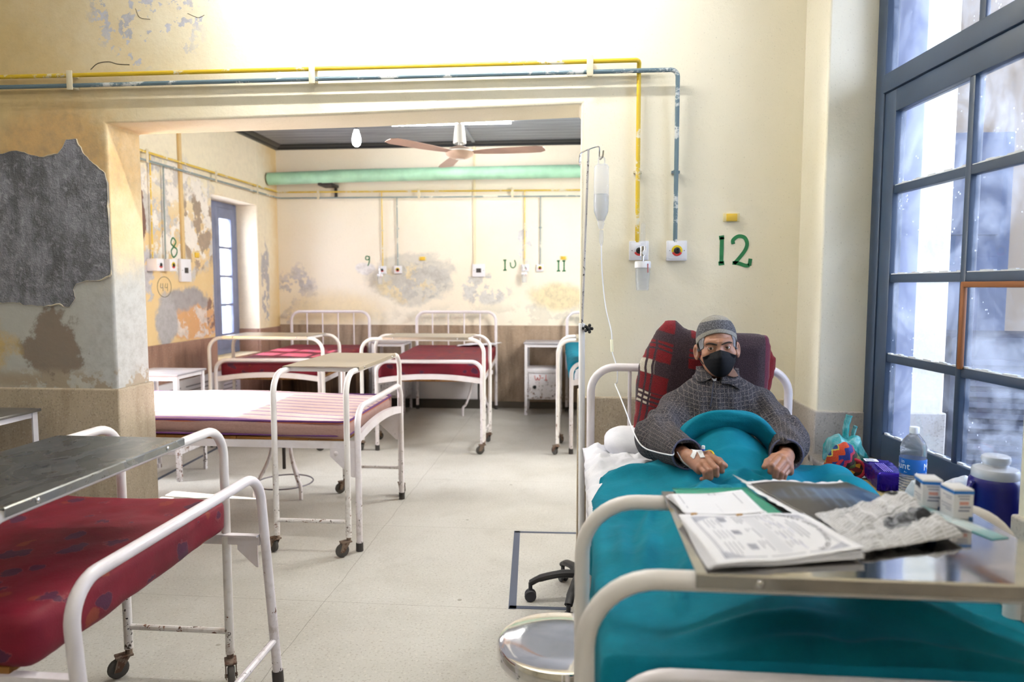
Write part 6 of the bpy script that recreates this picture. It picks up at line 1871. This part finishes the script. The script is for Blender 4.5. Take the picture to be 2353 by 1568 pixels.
m = MB(); rimp = [(-.05 + 0 * k + .047 * math.cos(2 * math.pi * k / 28) + .042, -.045 + .008 * math.sin(2 * math.pi * k / 28), .036 + .033 * math.sin(2 * math.pi * k / 28)) for k in range(28)]
m.tube(rimp, .0062, 8, closed=True); m.build('rim_band', simple('knit_red', '#a3262f', 1), kc)
m = MB(); m.add([Vector((-.008, -.047, .036))] + [Vector(p) for p in rimp], [(0, i + 1, (i + 1) % 28 + 1) for i in range(28)]); 
def lining():
    n = NT('cap_lining'); p = n.obj(); v = n.vor(n.sc(p, 1, .2, 1.6), 42); pk = n.sep(v.outputs['Color'])[0]
    n.set(Base_Color=n.mix(n.step(pk, .55, .57), n.mix(n.step(pk, .3, .32), '#2a1d16', '#5d1d1d'), '#b9821f'), Roughness=1); return n.m
m.build('lining', lining(), kc, 0)
# purple packet
pk = empty('snack_packet', (1.036, 2.40, ZS + .006), R(-8), 'shiny purple packet with a white price sticker beside the knitted cap', 'packet')
pm = NT('purple_foil'); pm.set(Base_Color='#2b1390', Roughness=.22, Metallic=.55); pp = pm.obj(); pm.bump(pm.noise(pp, 26, 4, .6), .7, .006)
me = soft_box(.088, .19, .062, np.array([.012, .01, .012]), .006, lambda p: .004 * fbm(p * 40, 3, 95)); o = link_mesh('wrapper', me, pm.m, pk, 0); me.shade_smooth()
m = MB(); m.grid(lambda u, v: ((u - .5) * .092, -.098 - .006 * math.sin(u * 30), .004 + .02 * v), 24, 4); m.build('crimped_end', pm.m, pk, 0)
m = MB(); m.rbox((-.046, .045, .0635), (-.004, .082, .0650), .0004, M=RY(0)); st = m.build('price_sticker', M_paper, pk)
m = MB()
for k in range(4): m.box((-.042, .05 + .007 * k, .0651), (-.012 - .004 * (k % 2), .0525 + .007 * k, .0653))
m.build('sticker_lettering', M_ink2, st, 0)
m = MB()
for k in range(5): m.box((-.022 + .006 * k, -.085, .0638), (-.0195 + .006 * k, .03, .0642))
m.build('printed_lines', simple('foil_lilac', '#8d7fd0', .4), pk, 0)
# water bottle
wb = empty('water_bottle', (1.050, 2.235, ZS + .012), 0, 'clear water bottle with a blue label standing by the window', 'bottle')
wm = NT('bottle_plastic'); wm.set(Base_Color='#f1f6fc', Roughness=.05, Transmission_Weight=.85, IOR=1.25, Alpha=.7); wm = wm.m
prof = [(.0, 0), (.034, .0), (.0365, .006)]
for k in range(7): prof += [(.0368, .012 + .009 * k), (.0352, .0165 + .009 * k)]
prof += [(.037, .078), (.0372, .082), (.0372, .122), (.037, .126)]
for k in range(3): prof += [(.0358, .131 + .010 * k), (.037, .136 + .010 * k)]
prof += [(.036, .162), (.031, .178), (.021, .192), (.014, .199), (.0125, .203), (.0125, .213), (0, .213)]
m = MB(); m.lathe(prof, 36); m.build('bottle_body', wm, wb)
m = MB(); m.lathe([(0, .203), (.0135, .203), (.0142, .206), (.0142, .220), (.013, .2225), (0, .2225)], 24); m.build('bottle_cap', simple('cap_white', '#e6ebf3', .4), wb)
m = MB(); m.lathe([(.0378, .078), (.0382, .08), (.0382, .124), (.0378, .126)], 40, cap=False); lb = m.build('label', simple('label_blue', '#1a63b8', .35), wb)
def wrap_text(mb, t, size, a0, z0, r=.0386):
    vs_, fs_ = text_geo(t, size)
    mb.add([(r * math.sin(a0 + v.x / r), -r * math.cos(a0 + v.x / r), z0 + v.y) for v in vs_], fs_)
m = MB(); wrap_text(m, 'mount', .030, R(-95), .094); wrap_text(m, 'Mo', .030, R(52), .094); wrap_text(m, 'in', .017, R(-70), .112); wrap_text(m, 'T', .014, R(50), .113)
for k in range(3): wrap_text(m, 'A~', .008, R(-55 + 50 * k), .083)
m.build('label_lettering', simple('label_white', '#eef3fb', .5), lb, 0)
# white carrier bag
cb = empty('plastic_bag', (0, 0, 0), 0, 'crumpled white carrier bag behind the medicine boxes', 'plastic bag')
M_wb = bag_mat('white_bag', '#e4e6ee', .95)
v1, q1 = puff([(1.0, .735), (1.005, .80), (1.03, .845), (1.055, .862), (1.09, .872), (1.13, .862), (1.15, .84), (1.15, .735)], .04, .05, .004, .010, 26, 97, .5)
v2, q2 = puff([(.952, .735), (.958, .80), (.972, .838), (.99, .846), (1.0, .83), (1.01, .735)], .03, .03, .004, .008, 30, 99, .5)
o = link_mesh('bag_body', np_mesh('wbag', [(v1 + (0, 2.02, 0), q1), (v2 + (0, 2.08, 0), q2)]), M_wb, cb, 0); o.data.shade_smooth()
m = MB(); m.rbox((1.062, 1.972, .80), (1.10, 1.982, .848), .002, M=TR(0, -.004, 0)); lg = m.build('printed_patch', simple('patch_blue', '#9db6dd', .5), cb)
m = MB(); 
vs_, fs_ = text_geo('Ra', .028); m.add([(1.083 + v.x, 1.9675, .815 + v.y) for v in vs_], fs_); m.build('patch_lettering', simple('patch_red', '#b9533f', .5), lg, 0)
# insulated jug
jg = empty('water_jug', (1.056, 1.825, ZS), R(0), 'dark blue insulated jug with a translucent white lid at the window edge', 'jug')
M_jb = simple('jug_blue', '#14166e', .28); M_jw = NT('jug_white'); M_jw.set(Base_Color='#dfe4ec', Roughness=.25, Transmission_Weight=.25); M_jw = M_jw.m
m = MB(); m.lathe([(0, 0), (.05, 0), (.056, .006), (.0575, .03), (.058, .12), (.0585, .165), (.057, .182), (.052, .19), (0, .19)], 44); m.build('jug_body', M_jb, jg)
m = MB(); m.lathe([(0, .187), (.050, .187), (.052, .19), (.052, .208), (.049, .213), (.034, .217), (.028, .219), (.0275, .224), (.031, .228), (.0325, .236), (.031, .243), (.026, .246), (0, .246)], 40); m.build('jug_lid', M_jw, jg)
m = MB(); m.tube(bez([(-.052, -.01, .178), (-.064, -.012, .175), (-.070, -.012, .14), (-.068, -.012, .09), (-.058, -.01, .06)], 6), .0075, 8, flat=.7); m.build('jug_handle', M_jb, jg)
# ================================================================== LIGHT AND CAMERA
def tube_light(name, a, b, strength, label, batten_dir, top=3.32, group='fluorescent tubes'):
    a = Vector(a); b = Vector(b)
    t = empty(name, (a + b) / 2, 0, label, 'light', group)
    M = Matrix.Translation(-((a + b) / 2))
    d = (b - a).normalized()
    m = MB(); m.tube([a, b], .014, 12, M=M); m.build('lamp_tube', emit('tube_glow_%d' % int(strength), (1.0, .985, .955), strength), t)
    bd = Vector(batten_dir)
    m = MB(); m.tube([a - d * .03 + bd * .030, b + d * .03 + bd * .030], .014, 4, M=M); m.build('batten', simple('batten_white', '#e8e8e4', .5), t)
    for p in (a, b):
        m = MB(); m.tube([p - d * .012 + bd * .04, p - d * .012 - bd * .01], .013, 8, M=M); m.build('lamp_holder', simple('batten_white', '#e8e8e4', .5), t)
    if top:
        for k in (.2, .8):
            q = a.lerp(b, k); m = MB(); m.tube([Vector((q.x, q.y + bd.y * .03, q.z + .02)), Vector((q.x, q.y + bd.y * .03, top + .004))], .005, 8, M=M); m.build('hanger_rod', simple('batten_white', '#e8e8e4', .5), t)
    return t
tube_light('tube_light', (-1.30, 2.72, 2.96), (-.05, 2.72, 2.96), 235, 'fluorescent tube hung in front of the partition wall above the pipes', (0, .3, .9))
tube_light('tube_light', (-1.78, 6.8, 2.962), (-.62, 6.8, 2.962), 55, 'fluorescent tube on the dark ceiling behind the fan', (0, 0, .9), None)
tube_light('tube_light', (-2.9, .2, 3.22), (-1.7, .2, 3.22), 45, 'unseen fluorescent tube added as fill light over the near red bed', (0, 0, 1))  # added out of view to brighten the front room
tube_light('tube_light', (-.25, -.9, 3.22), (.85, -.9, 3.22), 150, 'unseen fluorescent tube added as fill light behind the viewer', (0, 0, 1))  # ambient fill added behind the camera, towards the patient's side

def area(name, loc, look, sx, sy, power, col=(1, 1, 1)):
    l = bpy.data.lights.new(name, 'AREA'); l.shape = 'RECTANGLE'; l.size = sx; l.size_y = sy; l.energy = power; l.color = col
    o = bpy.data.objects.new(name, l); COL.objects.link(o); o.location = loc
    o.rotation_euler = (Vector(look) - Vector(loc)).to_track_quat('-Z', 'Y').to_euler()
    return o
area('window_daylight', (2.6, 2.0, 2.0), (.5, 2.0, .8), 2.0, 2.0, 95, (.86, .92, 1))
area('far_window_daylight', (-4.0, 6.9, 1.6), (-1.5, 6.7, .7), .9, 1.5, 65, (1, .98, .97))
area('hidden_window_daylight', (-4.0, 4.16, 1.6), (-1.5, 4.16, .7), .7, 1.5, 110, (.95, .97, 1))
area('second_room_fill', (1.2, 5.6, 2.2), (-1.5, 5.6, .9), 1.2, 1.2, 130, (1, .98, .95))  # added fill lamp for the second room; the east wall has no window

sun = bpy.data.lights.new('sun', 'SUN'); sun.energy = 34; sun.angle = R(.6); sun.color = (1, .95, .88)
o = bpy.data.objects.new('sun', sun); COL.objects.link(o); o.rotation_euler = Vector((.72, -.12, -.66)).to_track_quat('-Z', 'Y').to_euler()

W = bpy.data.worlds.new('world'); S.world = W; W.use_nodes = True
W.node_tree.nodes['Background'].inputs[0].default_value = (.72, .84, 1, 1)
W.node_tree.nodes['Background'].inputs[1].default_value = 1.9

cam = bpy.data.cameras.new('camera'); cam.sensor_width = 36; cam.lens = 1604 / 2353 * 36; cam.clip_start = .05
cam.dof.use_dof = True; cam.dof.focus_distance = 2.6; cam.dof.aperture_fstop = 2.8
o = bpy.data.objects.new('camera', cam); COL.objects.link(o)
o.location = (0, 0, 1.40); o.rotation_euler = (R(90 - 4.527), 0, R(5.132))
S.camera = o
S.view_settings.view_transform = 'Standard'; S.view_settings.look = 'None'
S.view_settings.gamma = 1; S.view_settings.use_curve_mapping = False
S.view_settings.exposure = 0.22
S.cycles.max_bounces = 5; S.cycles.diffuse_bounces = 3; S.cycles.glossy_bounces = 3; S.cycles.transmission_bounces = 4; S.cycles.transparent_max_bounces = 12
S.cycles.adaptive_threshold = .15; S.cycles.use_denoising = True
S.cycles.sample_clamp_indirect = 8
bpy.context.view_layer.update()
